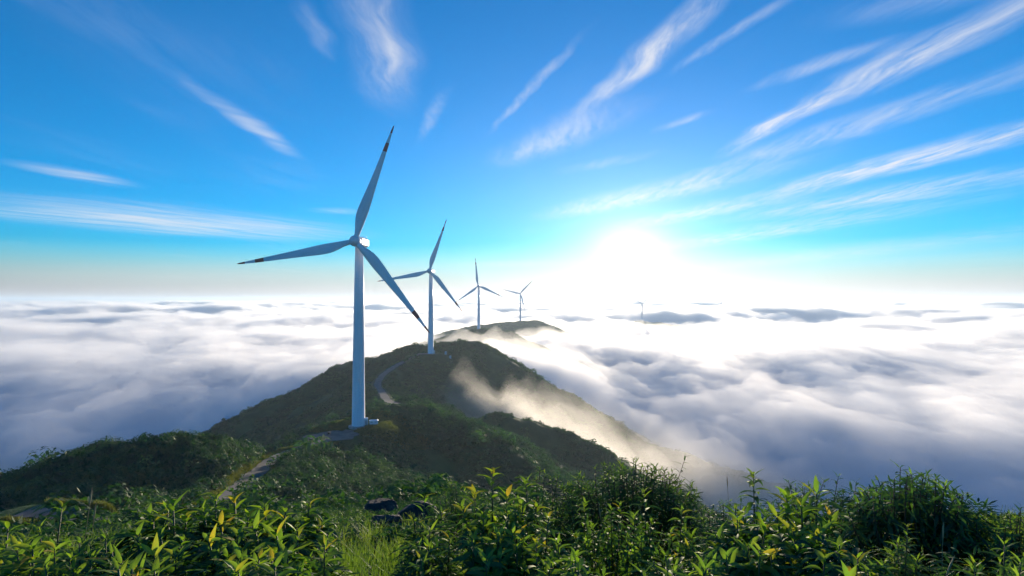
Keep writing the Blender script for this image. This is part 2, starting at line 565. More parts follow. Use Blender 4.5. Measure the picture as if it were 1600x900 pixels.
# ------------------------------------------------------------------ sea of cloud and mist
def fog_z(x, y):
    r = np.hypot(x, y)
    base = -134 + 46 * sstep(r, 430, 820) + 34 * sstep(r, 700, 1300) + 12 * sstep(r, 1300, 2600) + 14 * sstep(r, 2600, 8000)
    # rolls drawn out along the wind
    wx = fbm(x / 420, y / 520, 2, .5, 21) * 150
    a = np.deg2rad(-8)
    xr = x * np.cos(a) - y * np.sin(a); yr = x * np.sin(a) + y * np.cos(a)
    n1 = fbm((xr + wx) / 300, (yr + wx * .6) / 640, 3, .5, 22)
    n2 = fbm((xr + wx * .5) / 75, yr / 150, 3, .5, 25)
    n3 = fbm(x / 1500, y / 1100, 3, .55, 27)
    z = base + n1 * (25 + 18 * sstep(r, 900, 3000)) + n2 * (8 + 6 * sstep(r, 700, 2500)) + n3 * 75 * sstep(r, 1500, 5000)
    fine = fbm((x + wx * .3) / 34, (y + wx * .3) / 60, 3, .55, 33)
    z = z + np.where(fine > 0, fine, fine * .5) * 7.0 * (1 - sstep(r, 1800, 4000))
    for cx, cy_, rx, ry, dz in FOG_BUMPS:
        z = z + dz * np.exp(-((x - cx) / rx) ** 2 - ((y - cy_) / ry) ** 2)
    return z
FOG_BUMPS = [(-45, 935, 190, 125, 62), (-330, 900, 200, 250, 10), (60, 1460, 260, 170, 18), (70, 1750, 260, 210, -42),
             (700, 2600, 900, 500, -26), (460, 460, 480, 380, 26)]

def volume_mat(name, col, density, g):
    m = bpy.data.materials.new(name)
    m.use_nodes = True
    t = NT(m.node_tree); t.n.clear()
    v = t.new('ShaderNodeVolumePrincipled')
    v.inputs['Color'].default_value = (*col, 1)
    v.inputs['Density'].default_value = density
    v.inputs['Anisotropy'].default_value = g
    o = t.new('ShaderNodeOutputMaterial')
    t.l.new(v.outputs[0], o.inputs['Volume'])
    return m

def closed_body(name, x, y, ztop, zbot, nr, na, q, mat):
    n = len(x)
    V = np.concatenate([np.stack([x, y, ztop], -1), np.stack([x, y, zbot], -1)])
    idx = np.arange(n).reshape(nr, na)
    bord = np.concatenate([idx[0, :-1], idx[:-1, -1], idx[-1, :0:-1], idx[:0:-1, 0]])
    nb = np.roll(bord, -1)
    walls = np.stack([bord, nb, nb + n, bord + n], -1)
    Q = np.concatenate([q[:, ::-1], q + n, walls])
    return np_mesh(name, V, Q, mat)

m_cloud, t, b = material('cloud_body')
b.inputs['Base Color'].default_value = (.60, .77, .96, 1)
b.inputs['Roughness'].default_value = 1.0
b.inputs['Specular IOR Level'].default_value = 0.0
fr = np.concatenate([np.geomspace(170, 3000, 260), np.geomspace(3030, 40000, 150)])
fx, fy, fq, fnr, fna = polar_grid(fr, np.linspace(-R(75), R(75), 420))
fz = fog_z(fx, fy)
fade = np.minimum(1.0, np.hypot(fx, fy) / 1200.0)
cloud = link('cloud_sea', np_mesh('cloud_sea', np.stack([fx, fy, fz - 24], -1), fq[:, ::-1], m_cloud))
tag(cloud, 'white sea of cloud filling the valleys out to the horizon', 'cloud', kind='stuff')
sx, sy, sq, snr, sna = polar_grid(np.concatenate([np.geomspace(170, 3000, 250), np.geomspace(3030, 40000, 80)]), np.linspace(-R(75), R(75), 440))
sz = fog_z(sx, sy)
for i, (off, dens, amp) in enumerate(((0, .024, 0), (11, .008, 9), (26, .0032, 16))):
    zt = sz + off + amp * fbm(sx / 46 + i * 5, sy / 84, 4, .55, 31 + i) * (1 - .6 * sstep(np.hypot(sx, sy), 2500, 6000))
    o = link('mist_layer', closed_body('mist_layer', sx, sy, zt, np.full(len(sx), -200.0 - 4 * i), snr, sna, sq, volume_mat('mist_%d' % i, (.992, .994, .997), dens, .52)), cloud)
    o['kind'] = 'stuff'

# mist spilling through the saddle below the second turbine
def mist_body(name, label, cx, cy_, rx, ry, rot, zb, ztop, dens, seed, n=64):
    u = np.linspace(-1, 1, n)
    uu, vv = np.meshgrid(u, u, indexing='ij')
    ca, sa = math.cos(rot), math.sin(rot)
    X = (cx + uu * rx * ca - vv * ry * sa).ravel(); Y = (cy_ + uu * rx * sa + vv * ry * ca).ravel()
    rho = np.hypot(uu, vv).ravel()
    i = np.arange(n - 1)[:, None] * n + np.arange(n - 1)[None, :]
    q = np.stack([i, i + n, i + n + 1, i + 1], -1).reshape(-1, 4)[:, ::-1]
    objs = []
    root = None
    for k, (s, d) in enumerate(((1.0, .6), (.86, .8), (.72, 1.0), (.55, 1.3))):
        nz = fbm(X / 55 + seed, Y / 70 + X / 140, 3, .55, 40 + seed) + .55 * fbm(X / 26 + seed + 3 * k, Y / 22 + X / 60, 3, .55, 50 + seed + k)
        prof = np.clip(1 - (rho / s) ** 2, 0, 1) ** 1.1
        zt = zb + (ztop - zb) * (.55 + .45 * s) * prof * (1 + .42 * nz) + .05
        zt = np.maximum(zt, zb + .02 + .01 * k)
        me = closed_body(name, X, Y, zt, np.full(len(X), zb - .5 - k * .5), n, n, q, volume_mat(name + str(k), (.99, .985, .975), dens * d, .6))
        o = link(name if k == 0 else 'mist_layer', me, root)
        o['kind'] = 'stuff'
        if k == 0:
            root = o
            tag(o, label, 'mist')
mist_body('mist_bank', 'golden mist spilling through the saddle below the second turbine hill', -6, 495, 150, 78, R(-8), -86, -6, .0036, 1, 96)
mist_body('mist_bank', 'thin glowing mist drifting down the right flank of the second turbine hill', 120, 490, 170, 70, R(-16), -125, -40, .0014, 4)

# ------------------------------------------------------------------ haze
mb = MB()
mb.box((0, 0, (145 - 252) / 2), (90000, 90000, 145 + 252))
haze = mb.build('haze', [volume_mat('haze_air', (.70, .86, .98), HAZE, .35)])
tag(haze, 'pale morning haze over the hills', 'haze', kind='stuff')

# ------------------------------------------------------------------ wind turbines
m_white, t, b = material('turbine_paint')
pos = t.new('ShaderNodeTexCoord').outputs['Object']
f1, _ = t.noise(t.mapping(pos, scale=(1.6, 1.6, .05)), 1.0, 4, .6)      # rain streaks
f2, _ = t.noise(pos, .25, 4, .6)
c = t.mix(t.ramp(f1, .42, .75, 0, .55), (.76, .81, .86, 1), (.60, .63, .64, 1))
c = t.mix(t.ramp(f2, .45, .8, 0, .35), c, (.66, .68, .68, 1))
t.l.new(c, b.inputs['Base Color']); b.inputs['Roughness'].default_value = .4
m_red = plain('blade_band_paint', (.36, .030, .022), .45, .1, 1.0)
m_dark = plain('dark_lettering', (.03, .035, .05), .5, .1, 2.0)
m_conc = plain('concrete', (.36, .35, .33), .85, .2, 1.2)
m_steel = plain('galvanised_steel', (.45, .47, .48), .45, .12, 2.0, .6)
m_glass = plain('dark_grille', (.06, .065, .07), .5, .1, 2.0)

def blade_mesh():
    """lofted blade: round root, airfoil sections, twist, pointed tip; span along +z, rotor axis along -y"""
    n = 16; L = 51.0
    st = [(0, 2.2, 1.0), (.03, 2.2, 1.0), (.07, 2.7, .8), (.12, 3.7, .5), (.18, 4.6, .34), (.24, 4.8, .28), (.32, 4.4, .24), (.42, 3.7, .21), (.54, 3.0, .19),
          (.66, 2.4, .17), (.77, 1.9, .16), (.80, 1.76, .16), (.845, 1.55, .16), (.90, 1.1, .16), (.932, .95, .16), (.97, .7, .16), (.992, .4, .16), (1.0, .12, .2)]
    vs = []; fs = []; mi = []
    for s, ch, th in st:
        z = 1.2 + s * L
        tw = R(16 * (1 - s) ** 2 * (1 if s > .07 else s / .07) + 2)
        round_ = max(0, 1 - s / .14)
        pre = -1.4 * s * s
        for k in range(n):
            a = 2 * math.pi * k / n
            c = math.cos(a)
            xx = c * .5 * ch
            yy = math.sin(a) * .5 * ch * th * (round_ + (1 - round_) * (.55 + .45 * c) ** .8 if (.55 + .45 * c) > 0 else 1)
            xx = xx - (1 - round_) * ch * .20          # leading edge stays almost straight
            vs.append((xx * math.cos(tw) - yy * math.sin(tw), pre + xx * math.sin(tw) + yy * math.cos(tw), z))
    for i in range(len(st) - 1):
        s0 = st[i][0]
        red = (.769 < s0 < .84) or s0 >= .93
        for k in range(n):
            j = (k + 1) % n
            fs.append((i * n + k, i * n + j, (i + 1) * n + j, (i + 1) * n + k)); mi.append(1 if red else 0)
    fs.append(tuple(range((len(st) - 1) * n, len(st) * n))); mi.append(1)
    fs.append(tuple(range(n - 1, -1, -1))); mi.append(0)
    me = bpy.data.meshes.new('blade')
    me.from_pydata(vs, [], fs)
    me.materials.append(m_white); me.materials.append(m_red)
    me.polygons.foreach_set('material_index', mi)
    me.polygons.foreach_set('use_smooth', [True] * len(fs))
    me.update()
    return me
BLADE = blade_mesh()

def obj_copy(src, parent):
    c = src.copy(); COL.objects.link(c); c.parent = parent
    return c

def build_turbine(loc, yaw, phase, label, detail=True):
    t = empty('wind_turbine', loc)
    tag(t, label, 'wind turbine', 'wind turbines along the ridge')
    H = 78.0
    m = MB(); m.lathe([(2.86, -1.0), (2.86, .15), (2.82, .2), (2.55, 26), (2.2, 52), (1.74, H)], 40)
    tw = m.build('tower', [m_white], t, True)
    for z, r_ in ((22, 2.592), (45, 2.294), (64, 1.975)):
        m = MB()
        m.lathe([(r_ - .02, z - .16), (r_ + .06, z - .12), (r_ + .06, z + .12), (r_ - .02, z + .16)], 40)
        m.build('flange', [m_white], tw)
    m = MB(); m.lathe([(4.2, -1.4), (4.2, .06), (4.0, .12), (2.9, .12)], 40)
    m.build('foundation', [m_conc], t)
    head = empty_part('nacelle', t)
    head.location = (0, 0, H); head.rotation_euler = (R(-5) * 0, 0, yaw)
    m = MB(); m.tube([(0, -4.0, 2.0), (0, -2.4, 2.0)], [1.6, 1.9], 24)
    m.build('main_bearing', [m_white], head, True)
    m = MB(); m.tube([(-.9, 6.6, 4.1), (-.9, 6.6, 5.3), (.9, 6.6, 5.3), (.9, 6.6, 4.1)], .06, 6)
    m.build('wind_sensor', [m_steel], head)
    hub = empty_part('hub', t)
    hub.location = Matrix.Rotation(yaw, 3, 'Z') @ Vector((0, -5.2, 0)) + Vector((0, 0, H + 2.0))
    hub.rotation_euler = (0, 0, yaw)
    for k in range(3):
        bl = link('blade', BLADE, t)
        a = phase + k * 2 * math.pi / 3
        # yaw, then tilt, then turn in the rotor plane (clock angle seen from the front)
        Mx = Matrix.Translation(hub.location) @ Matrix.Rotation(yaw, 4, 'Z') @ Matrix.Rotation(R(-4), 4, 'X') @ Matrix.Rotation(math.pi / 2 - a, 4, 'Y') @ Matrix.Rotation(R(2.0), 4, 'X')
        bl.matrix_local = Mx
    return t, tw

_parts = {}
def empty_part(kind, parent):
    """nacelle body and spinner share their meshes between the turbines"""
    if kind not in _parts:
        if kind == 'nacelle':
            m = MB()
            m.box((0, 2.6, 2.15), (3.9, 10.4, 4.3), 0, 0, .85)
            o = m.build('nacelle', [m_white], parent)
        else:
            m = MB()
            pts = []; rads = []
            for y, r_ in ((1.3, 1.75), (1.1, 2.2), (.2, 2.42), (-.8, 2.36), (-1.6, 2.05), (-2.3, 1.5), (-2.75, .8), (-2.92, .15)):
                pts.append((0, y, 0)); rads.append(r_)
            m.tube(pts, rads, 32)
            o = m.build('hub', [m_white], parent, True)
        _parts[kind] = o.data
        return o
    return link(kind, _parts[kind], parent)

YAW = R(-8)
TURBINES = [
    (at(560, 665, 266.7), R(-6), R(71), 'largest white wind turbine on the grassy pad in front of the others'),
    (at(673, 553, 591.3), R(-9), R(71), 'second white wind turbine, on the big hill with the winding road'),
    (at(748, 514, 1138.4), R(-8), R(96), 'third wind turbine, on the small hilltop poking out of the cloud'),
    (at(813, 501.5, 1785), R(-6), R(46), 'fourth wind turbine, on the hazy far hilltop beside the thin mast'),
    (at(1003, 501, 2800), R(-6), R(32), 'tiny hazy wind turbine rising from cloud below the sun, left of the farthest one'),
    (at(1127, 492, 4000), R(-4), R(88), 'farthest and faintest wind turbine near the horizon right of the sun'),
]
turb = [build_turbine(*a) for a in TURBINES]

# ------------------------------------------------------------------ fittings of the turbines and the pads
def fwd(loc):
    """unit vector on the ground from a place towards the camera, and the one to the right of the picture"""
    v = Vector((-loc[0], -loc[1], 0)).normalized()
    return v, Vector((-v.y, v.x, 0))
t1, tower1 = turb[0]
B1 = Vector(TURBINES[0][0])
c1, r1 = fwd(B1)
# worn dark lettering down the left side of the tower, too small to read
def lettering(zmid, h, bars):
    m = MB()
    rad = 2.82 - zmid * (2.82 - 1.74) / 78.0 + .02
    for (u0, u1, v0, v1) in bars:
        a0 = math.atan2(c1.y, c1.x) - R(34) - u0 * .62 / rad
        a1 = math.atan2(c1.y, c1.x) - R(34) - u1 * .62 / rad
        vs = []
        for k in range(4):
            a = a0 + (a1 - a0) * k / 3
            for v in (v0, v1):
                vs.append((rad * math.cos(a), rad * math.sin(a), zmid + (v - .5) * h))
        m.add(vs, [(2 * k, 2 * k + 1, 2 * k + 3, 2 * k + 2) for k in range(3)])
    m.build('lettering', [m_dark], tower1)
lettering(57.0, 1.9, [(0, 2.4, .84, 1), (0, 2.4, .42, .56), (0, 2.4, 0, .14), (0, .4, .14, .84), (2, 2.4, .14, .84), (1, 1.4, 0, 1)])
lettering(53.0, 1.3, [(0, 2.2, .8, 1), (.9, 1.3, 0, .8), (0, 2.2, .3, .5)])
lettering(49.8, 1.3, [(.2, 2.0, .8, 1), (0, 2.2, .4, .58), (.9, 1.3, 0, .9), (0, 2.2, 0, .16)])

def entry_cabin(turbine, base, size=(1.5, 1.6, 3.2)):
    cc, rr = fwd(base)
    p = rr * 3.3 + cc * .6
    m = MB(); m.box((p.x, p.y, size[2] / 2 + .1), size, 0, math.atan2(rr.y, rr.x), .08)
    o = m.build('entry_cabin', [m_white], turbine)
    m = MB()
    q = p + cc * (size[1] / 2 + .05)
    m.box((q.x, q.y, 1.35), (.9, .06, 2.0), 0, math.atan2(rr.y, rr.x), .02)
    m.build('door', [m_steel], o)
    m = MB()
    q = p + cc * (size[1] / 2 + .55)
    m.box((q.x, q.y, .16), (1.3, .9, .3), 0, math.atan2(rr.y, rr.x), .03)
    m.build('step', [m_conc], o)
entry_cabin(t1, B1)
entry_cabin(turb[1][0], TURBINES[1][0])

def cabinet(loc, size, label, mat, group=None):
    cc, rr = fwd(loc)
    az = math.atan2(rr.y, rr.x)
    e = empty('transformer_box', loc, az)
    tag(e, label, 'cabinet', group)
    sx, sy, sz = size
    m = MB(); m.box((0, 0, .06), (sx + .5, sy + .5, .5)); m.build('plinth', [m_conc], e)
    m = MB(); m.box((0, 0, .3 + sz / 2), (sx, sy, sz), 0, 0, .05); body = m.build('housing', [mat], e)
    m = MB()
    vs = [(-sx / 2 - .15, -sy / 2 - .15, .3 + sz), (sx / 2 + .15, -sy / 2 - .15, .3 + sz), (sx / 2 + .15, sy / 2 + .15, .3 + sz), (-sx / 2 - .15, sy / 2 + .15, .3 + sz),
          (-sx / 2 + .3, 0, .3 + sz + .45), (sx / 2 - .3, 0, .3 + sz + .45)]
    m.add(vs, [(3, 2, 1, 0), (0, 1, 5, 4), (1, 2, 5), (2, 3, 4, 5), (3, 0, 4)])
    m.build('roof', [mat], e)
    for k in (-1, 1):
        m = MB(); m.box((k * sx * .24, -sy / 2 - .03, .3 + sz * .48), (sx * .42, .05, sz * .8), 0, 0, .015)
        d = m.build('door', [mat], e)
        m = MB(); m.box((k * sx * .24, -sy / 2 - .075, .3 + sz * .75), (sx * .28, .03, sz * .14)); m.build('vent', [m_glass], d)
p = at(584, 661, 268); cabinet((p[0], p[1], gz1(p[0], p[1])), (3.6, 2.2, 1.7), 'white transformer box on the grass right of the nearest turbine', m_white)
m_teal = plain('pale_teal_paint', (.42, .60, .66), .45, .06, 1.0)
p = at(696.5, 551.5, 596); cabinet((p[0], p[1], gz1(p[0], p[1])), (2.0, 1.8, 2.2), 'left one of two small pale cabinets beside the second turbine', m_teal)
p = at(703.5, 551.5, 596); cabinet((p[0], p[1], gz1(p[0], p[1])), (2.0, 1.8, 2.2), 'right one of two small pale cabinets beside the second turbine', m_teal)

# a dark cable drum left on the gravel
p = at(514, 676.5, 254); zz = gz1(p[0], p[1])
e = empty('cable_drum', (p[0], p[1], zz + .35), R(20)); tag(e, 'small dark cable drum lying on the gravel left of the nearest turbine', 'cable drum')
m_drum = plain('dark_timber', (.035, .03, .03), .8, .3, 4.0)
for z0 in (0.0, .75):
    m = MB(); m.lathe([(.85, z0), (.85, z0 + .12)], 24); m.build('flange', [m_drum], e)
m = MB(); m.lathe([(.5, .121), (.5, .749)], 20); m.build('core', [m_drum], e)

# thin mast on the far hilltop
p = at(782, 502.5, 1765)
e = empty('lattice_mast', (p[0], p[1], gz1(p[0], p[1]) - .5)); tag(e, 'thin grey mast on the far hilltop left of the fourth turbine', 'mast')
m = MB()
for k in range(3):
    a = k * 2.094
    m.tube([(.9 * math.cos(a), .9 * math.sin(a), 0), (.35 * math.cos(a), .35 * math.sin(a), 19)], .16, 6)
for i in range(10):
    for k in range(3):
        a, b2 = k * 2.094, (k + 1) * 2.094
        ra, rb = .9 - .55 * i / 10, .9 - .55 * (i + 1) / 10
        m.tube([(ra * math.cos(a), ra * math.sin(a), i * 1.9), (rb * math.cos(b2), rb * math.sin(b2), (i + 1) * 1.9)], .09, 5)
m.tube([(0, 0, 18), (0, 0, 24)], .14, 6)
o = m.build('lattice', [m_steel], e); o['kind'] = 'stuff'
m = MB(); m.box((0, 0, 20), (2.4, .12, .12)); m.build('crossarm', [m_steel], e)

# ------------------------------------------------------------------ roads and gravel
m_gravel, t, b = material('gravel')
pos = t.new('ShaderNodeNewGeometry').outputs['Position']
f1, _ = t.noise(pos, .35, 4, .6); f2, _ = t.noise(pos, 6.0, 3, .7)
c = t.mix(t.ramp(f1, .3, .7), (.13, .125, .115, 1), (.20, .19, .175, 1))
c = t.mix(t.math('MULTIPLY', t.ramp(f2, .4, .75), .5), c, (.10, .088, .07, 1))
t.l.new(c, b.inputs['Base Color']); b.inputs['Roughness'].default_value = .95
b.inputs['Specular IOR Level'].default_value = .15

def road(name, pts, w0, w1, lift, label):
    pts = smooth_line(pts, 14)
    V = []; Fq = []
    n = 7
    for i, p_ in enumerate(pts):
        d = pts[min(i + 1, len(pts) - 1)] - pts[max(i - 1, 0)]
        s = Vector((d.y, -d.x, 0)).normalized()
        wd = (w0 + (w1 - w0) * i / (len(pts) - 1)) * .5
        wd *= 1 + .10 * math.sin(i * 1.7) + .06 * math.sin(i * .61)
        for k in range(n):
            q = p_ + s * wd * (k / (n - 1) * 2 - 1)
            V.append((q.x, q.y))
    V = np.array(V)
    z = ground_z(V[:, 0], V[:, 1]) + lift
    Vz = np.column_stack([V, z])
    for i in range(len(pts) - 1):
        for k in range(n - 1):
            a = i * n + k
            Fq.append((a, a + 1, a + n + 1, a + n))
    o = link(name, np_mesh(name, Vz, Fq, m_gravel))
    tag(o, label, 'road', kind='structure')
road('access_road', ROAD_NEAR, 3.4, 6.0, .16, 'pale gravel track climbing past the scrubby knoll to the nearest turbine')
road('hill_road', ROAD_FAR, 5.0, 5.5, .35, 'pale road winding up the second turbine hill')

def gravel_patch(name, c, rx, ry, rot, lift, label):
    n = 40; rings = 9
    V = []; Fq = []
    for j in range(rings + 1):
        for k in range(n):
            a = 2 * math.pi * k / n
            e_ = 1 + .16 * math.sin(2 * a + 1) + .09 * math.sin(5 * a) + .05 * math.sin(9 * a + 2)
            s = max(j, .02) / rings * e_
            x, y = rx * s * math.cos(a), ry * s * math.sin(a)
            V.append((c[0] + x * math.cos(rot) - y * math.sin(rot), c[1] + x * math.sin(rot) + y * math.cos(rot)))
    V = np.array(V)
    Vz = np.column_stack([V, ground_z(V[:, 0], V[:, 1]) + lift])
    for j in range(rings):
        for k in range(n):
            Fq.append((j * n + k, j * n + (k + 1) % n, (j + 1) * n + (k + 1) % n, (j + 1) * n + k))
    o = link(name, np_mesh(name, Vz, np.array(Fq)[:, ::-1], m_gravel))
    tag(o, label, 'road', kind='structure')
gravel_patch('gravel_pad', at(519, 682, 251), 10, 11, R(20), .20, 'wide gravel apron in front of the nearest turbine')
gravel_patch('gravel_yard', at(664, 555, 590), 9, 7, R(0), .40, 'gravel yard at the foot of the second turbine')

# ------------------------------------------------------------------ vegetation
def leaf_cards(n, spread, size, lumps, seed, flat=.75, base=0.0):
    """leaf-sized quads spread through a lumpy crown standing on z = 0"""
    g = np.random.default_rng(seed)
    cen = g.normal(0, 1, (lumps, 3)); cen /= np.linalg.norm(cen, axis=1)[:, None]
    cen *= g.uniform(.25, .62, (lumps, 1)); cen[:, 2] = np.abs(cen[:, 2]) * .8
    rad = g.uniform(.30, .55, lumps)
    k = g.integers(0, lumps, n)
    d = g.normal(0, 1, (n, 3)); d /= np.linalg.norm(d, axis=1)[:, None]
    rr = g.uniform(.55, 1.0, n) ** .5
    p = cen[k] + d * (rad[k] * rr)[:, None]
    p[:, 2] = np.where(p[:, 2] < -.05, -p[:, 2] * .3, p[:, 2])
    nrm = d + np.array([0, 0, .55]) + g.normal(0, .45, (n, 3)); nrm /= np.linalg.norm(nrm, axis=1)[:, None]
    P = p * np.array([spread, spread, spread * flat * 1.35]) + np.array([0, 0, base])
    a = np.cross(nrm, g.normal(0, 1, (n, 3))); a /= np.linalg.norm(a, axis=1)[:, None]
    bb = np.cross(nrm, a)
    s = size * g.uniform(.6, 1.3, n)
    L = a * s[:, None]; W = bb * (s * .42)[:, None]
    V = np.stack([P - L, P + W * .9 - L * .1, P + L, P - W * .9 - L * .1], 1).reshape(-1, 3)
    Q = np.arange(n * 4).reshape(n, 4)
    return V, Q

m_scrub = leafy('scrub_leaves', [(.007, .024, .010), (.018, .056, .017), (.050, .115, .027), (.14, .20, .052)], .16, .34, .6)
m_far = leafy('hill_leaves', [(.010, .042, .016), (.030, .095, .028), (.085, .180, .045)], .06, .3, .7)
m_bark = plain('bark', (.07, .05, .035), .9, .3, 6.0)

def points_cover(name, label, pts, scl, protos, seed, category='scrub'):
    """uncountable cover: one object that scatters the given clumps over its points"""
    col = bpy.data.collections.new(name + '_clumps')
    for o in protos:
        col.objects.link(o)
    me = bpy.data.meshes.new(name)
    me.vertices.add(len(pts)); me.vertices.foreach_set('co', np.asarray(pts, np.float32).ravel())
    at_ = me.attributes.new('size', 'FLOAT', 'POINT'); at_.data.foreach_set('value', np.asarray(scl, np.float32))
    g = np.random.default_rng(seed)
    ar = me.attributes.new('turn', 'FLOAT_VECTOR', 'POINT')
    rot = np.column_stack([g.normal(0, .14, len(pts)), g.normal(0, .14, len(pts)), g.uniform(0, 6.28, len(pts))]).astype(np.float32)
    ar.data.foreach_set('vector', rot.ravel())
    ai = me.attributes.new('pick', 'INT', 'POINT'); ai.data.foreach_set('value', g.integers(0, len(protos), len(pts)).astype(np.int32))
    ob = link(name, me)
    tag(ob, label, category, kind='stuff')
    ng = bpy.data.node_groups.new(name, 'GeometryNodeTree')
    ng.interface.new_socket('Geometry', in_out='INPUT', socket_type='NodeSocketGeometry')
    ng.interface.new_socket('Geometry', in_out='OUTPUT', socket_type='NodeSocketGeometry')
    N = ng.nodes; Lk = ng.links
    gi = N.new('NodeGroupInput'); go = N.new('NodeGroupOutput')
    ci = N.new('GeometryNodeCollectionInfo'); ci.inputs['Collection'].default_value = col
    ci.inputs['Separate Children'].default_value = True; ci.inputs['Reset Children'].default_value = True
    ip = N.new('GeometryNodeInstanceOnPoints'); ip.inputs['Pick Instance'].default_value = True
    def attr(nm, ty):
        n_ = N.new('GeometryNodeInputNamedAttribute'); n_.data_type = ty; n_.inputs['Name'].default_value = nm
        return [o for o in n_.outputs if o.enabled and o.name == 'Attribute'][0]
    Lk.new(gi.outputs[0], ip.inputs['Points']); Lk.new(ci.outputs[0], ip.inputs['Instance'])
    Lk.new(attr('pick', 'INT'), ip.inputs['Instance Index'])
    Lk.new(attr('size', 'FLOAT'), ip.inputs['Scale'])
    e2r = N.new('FunctionNodeEulerToRotation'); Lk.new(attr('turn', 'FLOAT_VECTOR'), e2r.inputs[0])
    Lk.new(e2r.outputs[0], ip.inputs['Rotation'])
    Lk.new(ip.outputs[0], go.inputs[0])
    md = ob.modifiers.new('scatter', 'NODES'); md.node_group = ng
    return ob

def seen(x, y, z, slack=2.5):
    """is the place in the open to an eye at the camera (with some slack for a step aside)"""
    ok = np.ones(len(x), bool)
    dist = np.hypot(x, y)
    for f in np.linspace(.05, .97, 26):
        gzv = gz_fast(x * f, y * f)
        ok &= gzv < CAMZ + (z - CAMZ) * f + slack + dist * .004
    return ok

def scatter(n, r0, r1, a0, a1, seed, zmin=-135, power=1.0):
    g = np.random.default_rng(seed)
    a = np.radians(g.uniform(a0, a1, n))
    u = g.uniform(0, 1, n)
    r = (r0 ** (2 * power) + u * (r1 ** (2 * power) - r0 ** (2 * power))) ** (1 / (2 * power))
    x, y = r * np.sin(a), r * np.cos(a)
    z = gz_fast(x, y)
    k = z > zmin
    x, y, z = x[k], y[k], z[k]
    k = seen(x, y, z)
    x, y, z = x[k], y[k], z[k]
    k = np.ones(len(x), bool)
    d1, _ = seg_dist(x, y, RN); d2, _ = seg_dist(x, y, RF)
    k &= (d1 > 5.2) & (d2 > 5.0)
    bare = fbm(x / 9, y / 9, 2, .5, 77)
    b1 = at(575, 660, 268); b2 = at(519, 682, 251); b3 = at(680, 553, 592)
    k &= np.hypot((x - b1[0] - 5) / 1.5, y - b1[1]) > 15 + 6 * bare
    k &= np.hypot(x - b2[0], y - b2[1]) > 14 + 4 * bare
    k &= np.hypot(x - b3[0], y - b3[1]) > 17 + 6 * bare
    return x[k], y[k], z[k]

def proto(name, n, spread, size, lumps, seed, mat, flat=.75):
    V, Q = leaf_cards(n, spread, size, lumps, seed, flat)
    return bpy.data.objects.new(name, np_mesh(name, V, Q, mat, False))

far_p = [proto('far_clump', 150, 1.0, .17, 6, 100 + i, m_far) for i in range(4)]
x, y, z = scatter(90000, 210, 720, -40, 26, 1)
open_ = fbm(x / 34, y / 34, 3, .55, 91) < .24
x, y, z = x[open_], y[open_], z[open_]
g = np.random.default_rng(5)
sz_ = 1.35 * np.exp(g.normal(0, .48, len(x))) * (1 + .5 * fbm(x / 40, y / 40, 2, .5, 61))
points_cover('hillside_scrub', 'low dark green scrub covering the slopes around the first two turbines', np.column_stack([x, y, z - .25]), sz_, far_p, 3)
print('hillside', len(x))
x, y, z = scatter(26000, 950, 2000, -14, 12, 2, zmin=-60)
points_cover('far_scrub', 'hazy green scrub on the far hilltops', np.column_stack([x, y, z - .6]), g.uniform(2.0, 4.2, len(x)), far_p[:2], 4)
print('far', len(x))

near_p = [proto('scrub_bush', 620, 1.0, .105, 8, 140 + i, m_scrub) for i in range(5)]
x, y, z = scatter(52000, 34, 225, -47, 14, 3, power=.75)
rad = np.hypot(x, y)
sz_ = 1.12 * np.exp(np.random.default_rng(6).normal(0, .45, len(x))) * (1 + .6 * fbm(x / 16, y / 16, 2, .5, 62)) * (.72 + .45 * sstep(rad, 50, 150))
order = np.argsort(-(sz_ / rad) * (1 + 0 * x))
# the bushes that show largest are things of their own, the rest is cover
px = 800 + F * x / y
py = 468 + F * (CAMZ - z - sz_) / y
show = (px > 0) & (px < 900) & (py < 800)
show[show] = seen(x[show], y[show], z[show], 0.6)
kn = order[show[order] & (px[order] < 400)][:150]
ot = order[show[order] & (px[order] >= 400)][:150]
order = np.concatenate([kn, ot])
pick = np.zeros(len(x), bool); pick[order] = True
rest = ~pick
points_cover('scrub', 'dense dark scrub filling the slope of the near knoll and the valley', np.column_stack([x, y, z - .15])[rest], sz_[rest], [bpy.data.objects.new('scrub_clump', o.data) for o in near_p], 8)
print('near', len(x), 'picked', pick.sum())
gb = np.random.default_rng(9)
droad, _ = seg_dist(x, y, RN)
for i in order:
    o = link('scrub_bush', near_p[gb.integers(0, 5)].data)
    o.location = (x[i], y[i], z[i] - .15)
    s = float(sz_[i])
    o.scale = (s * gb.uniform(.9, 1.15), s * gb.uniform(.9, 1.15), s * gb.uniform(.85, 1.2))
    o.rotation_euler = (gb.normal(0, .1), gb.normal(0, .1), gb.uniform(0, 6.28))
    if droad[i] < 9:
        tag(o, 'rounded green bush at the edge of the gravel track', 'bush', 'bushes along the gravel track')
    elif px[i] < 400:
        tag(o, 'dense rounded bush in the scrub on the face of the near knoll', 'bush', 'bushes on the near knoll')
    else:
        tag(o, 'dense bush in the scrub below the track on the slope facing the valley', 'bush', 'bushes below the track')

x, y, z = scatter(9000, 9, 42, -47, 47, 12, power=.8)
points_cover('slope_scrub', 'low leafy scrub on the slope just beyond the foreground shrubs', np.column_stack([x, y, z - .05]), np.random.default_rng(13).uniform(.22, .55, len(x)), [bpy.data.objects.new('low_clump', o.data) for o in near_p], 14)
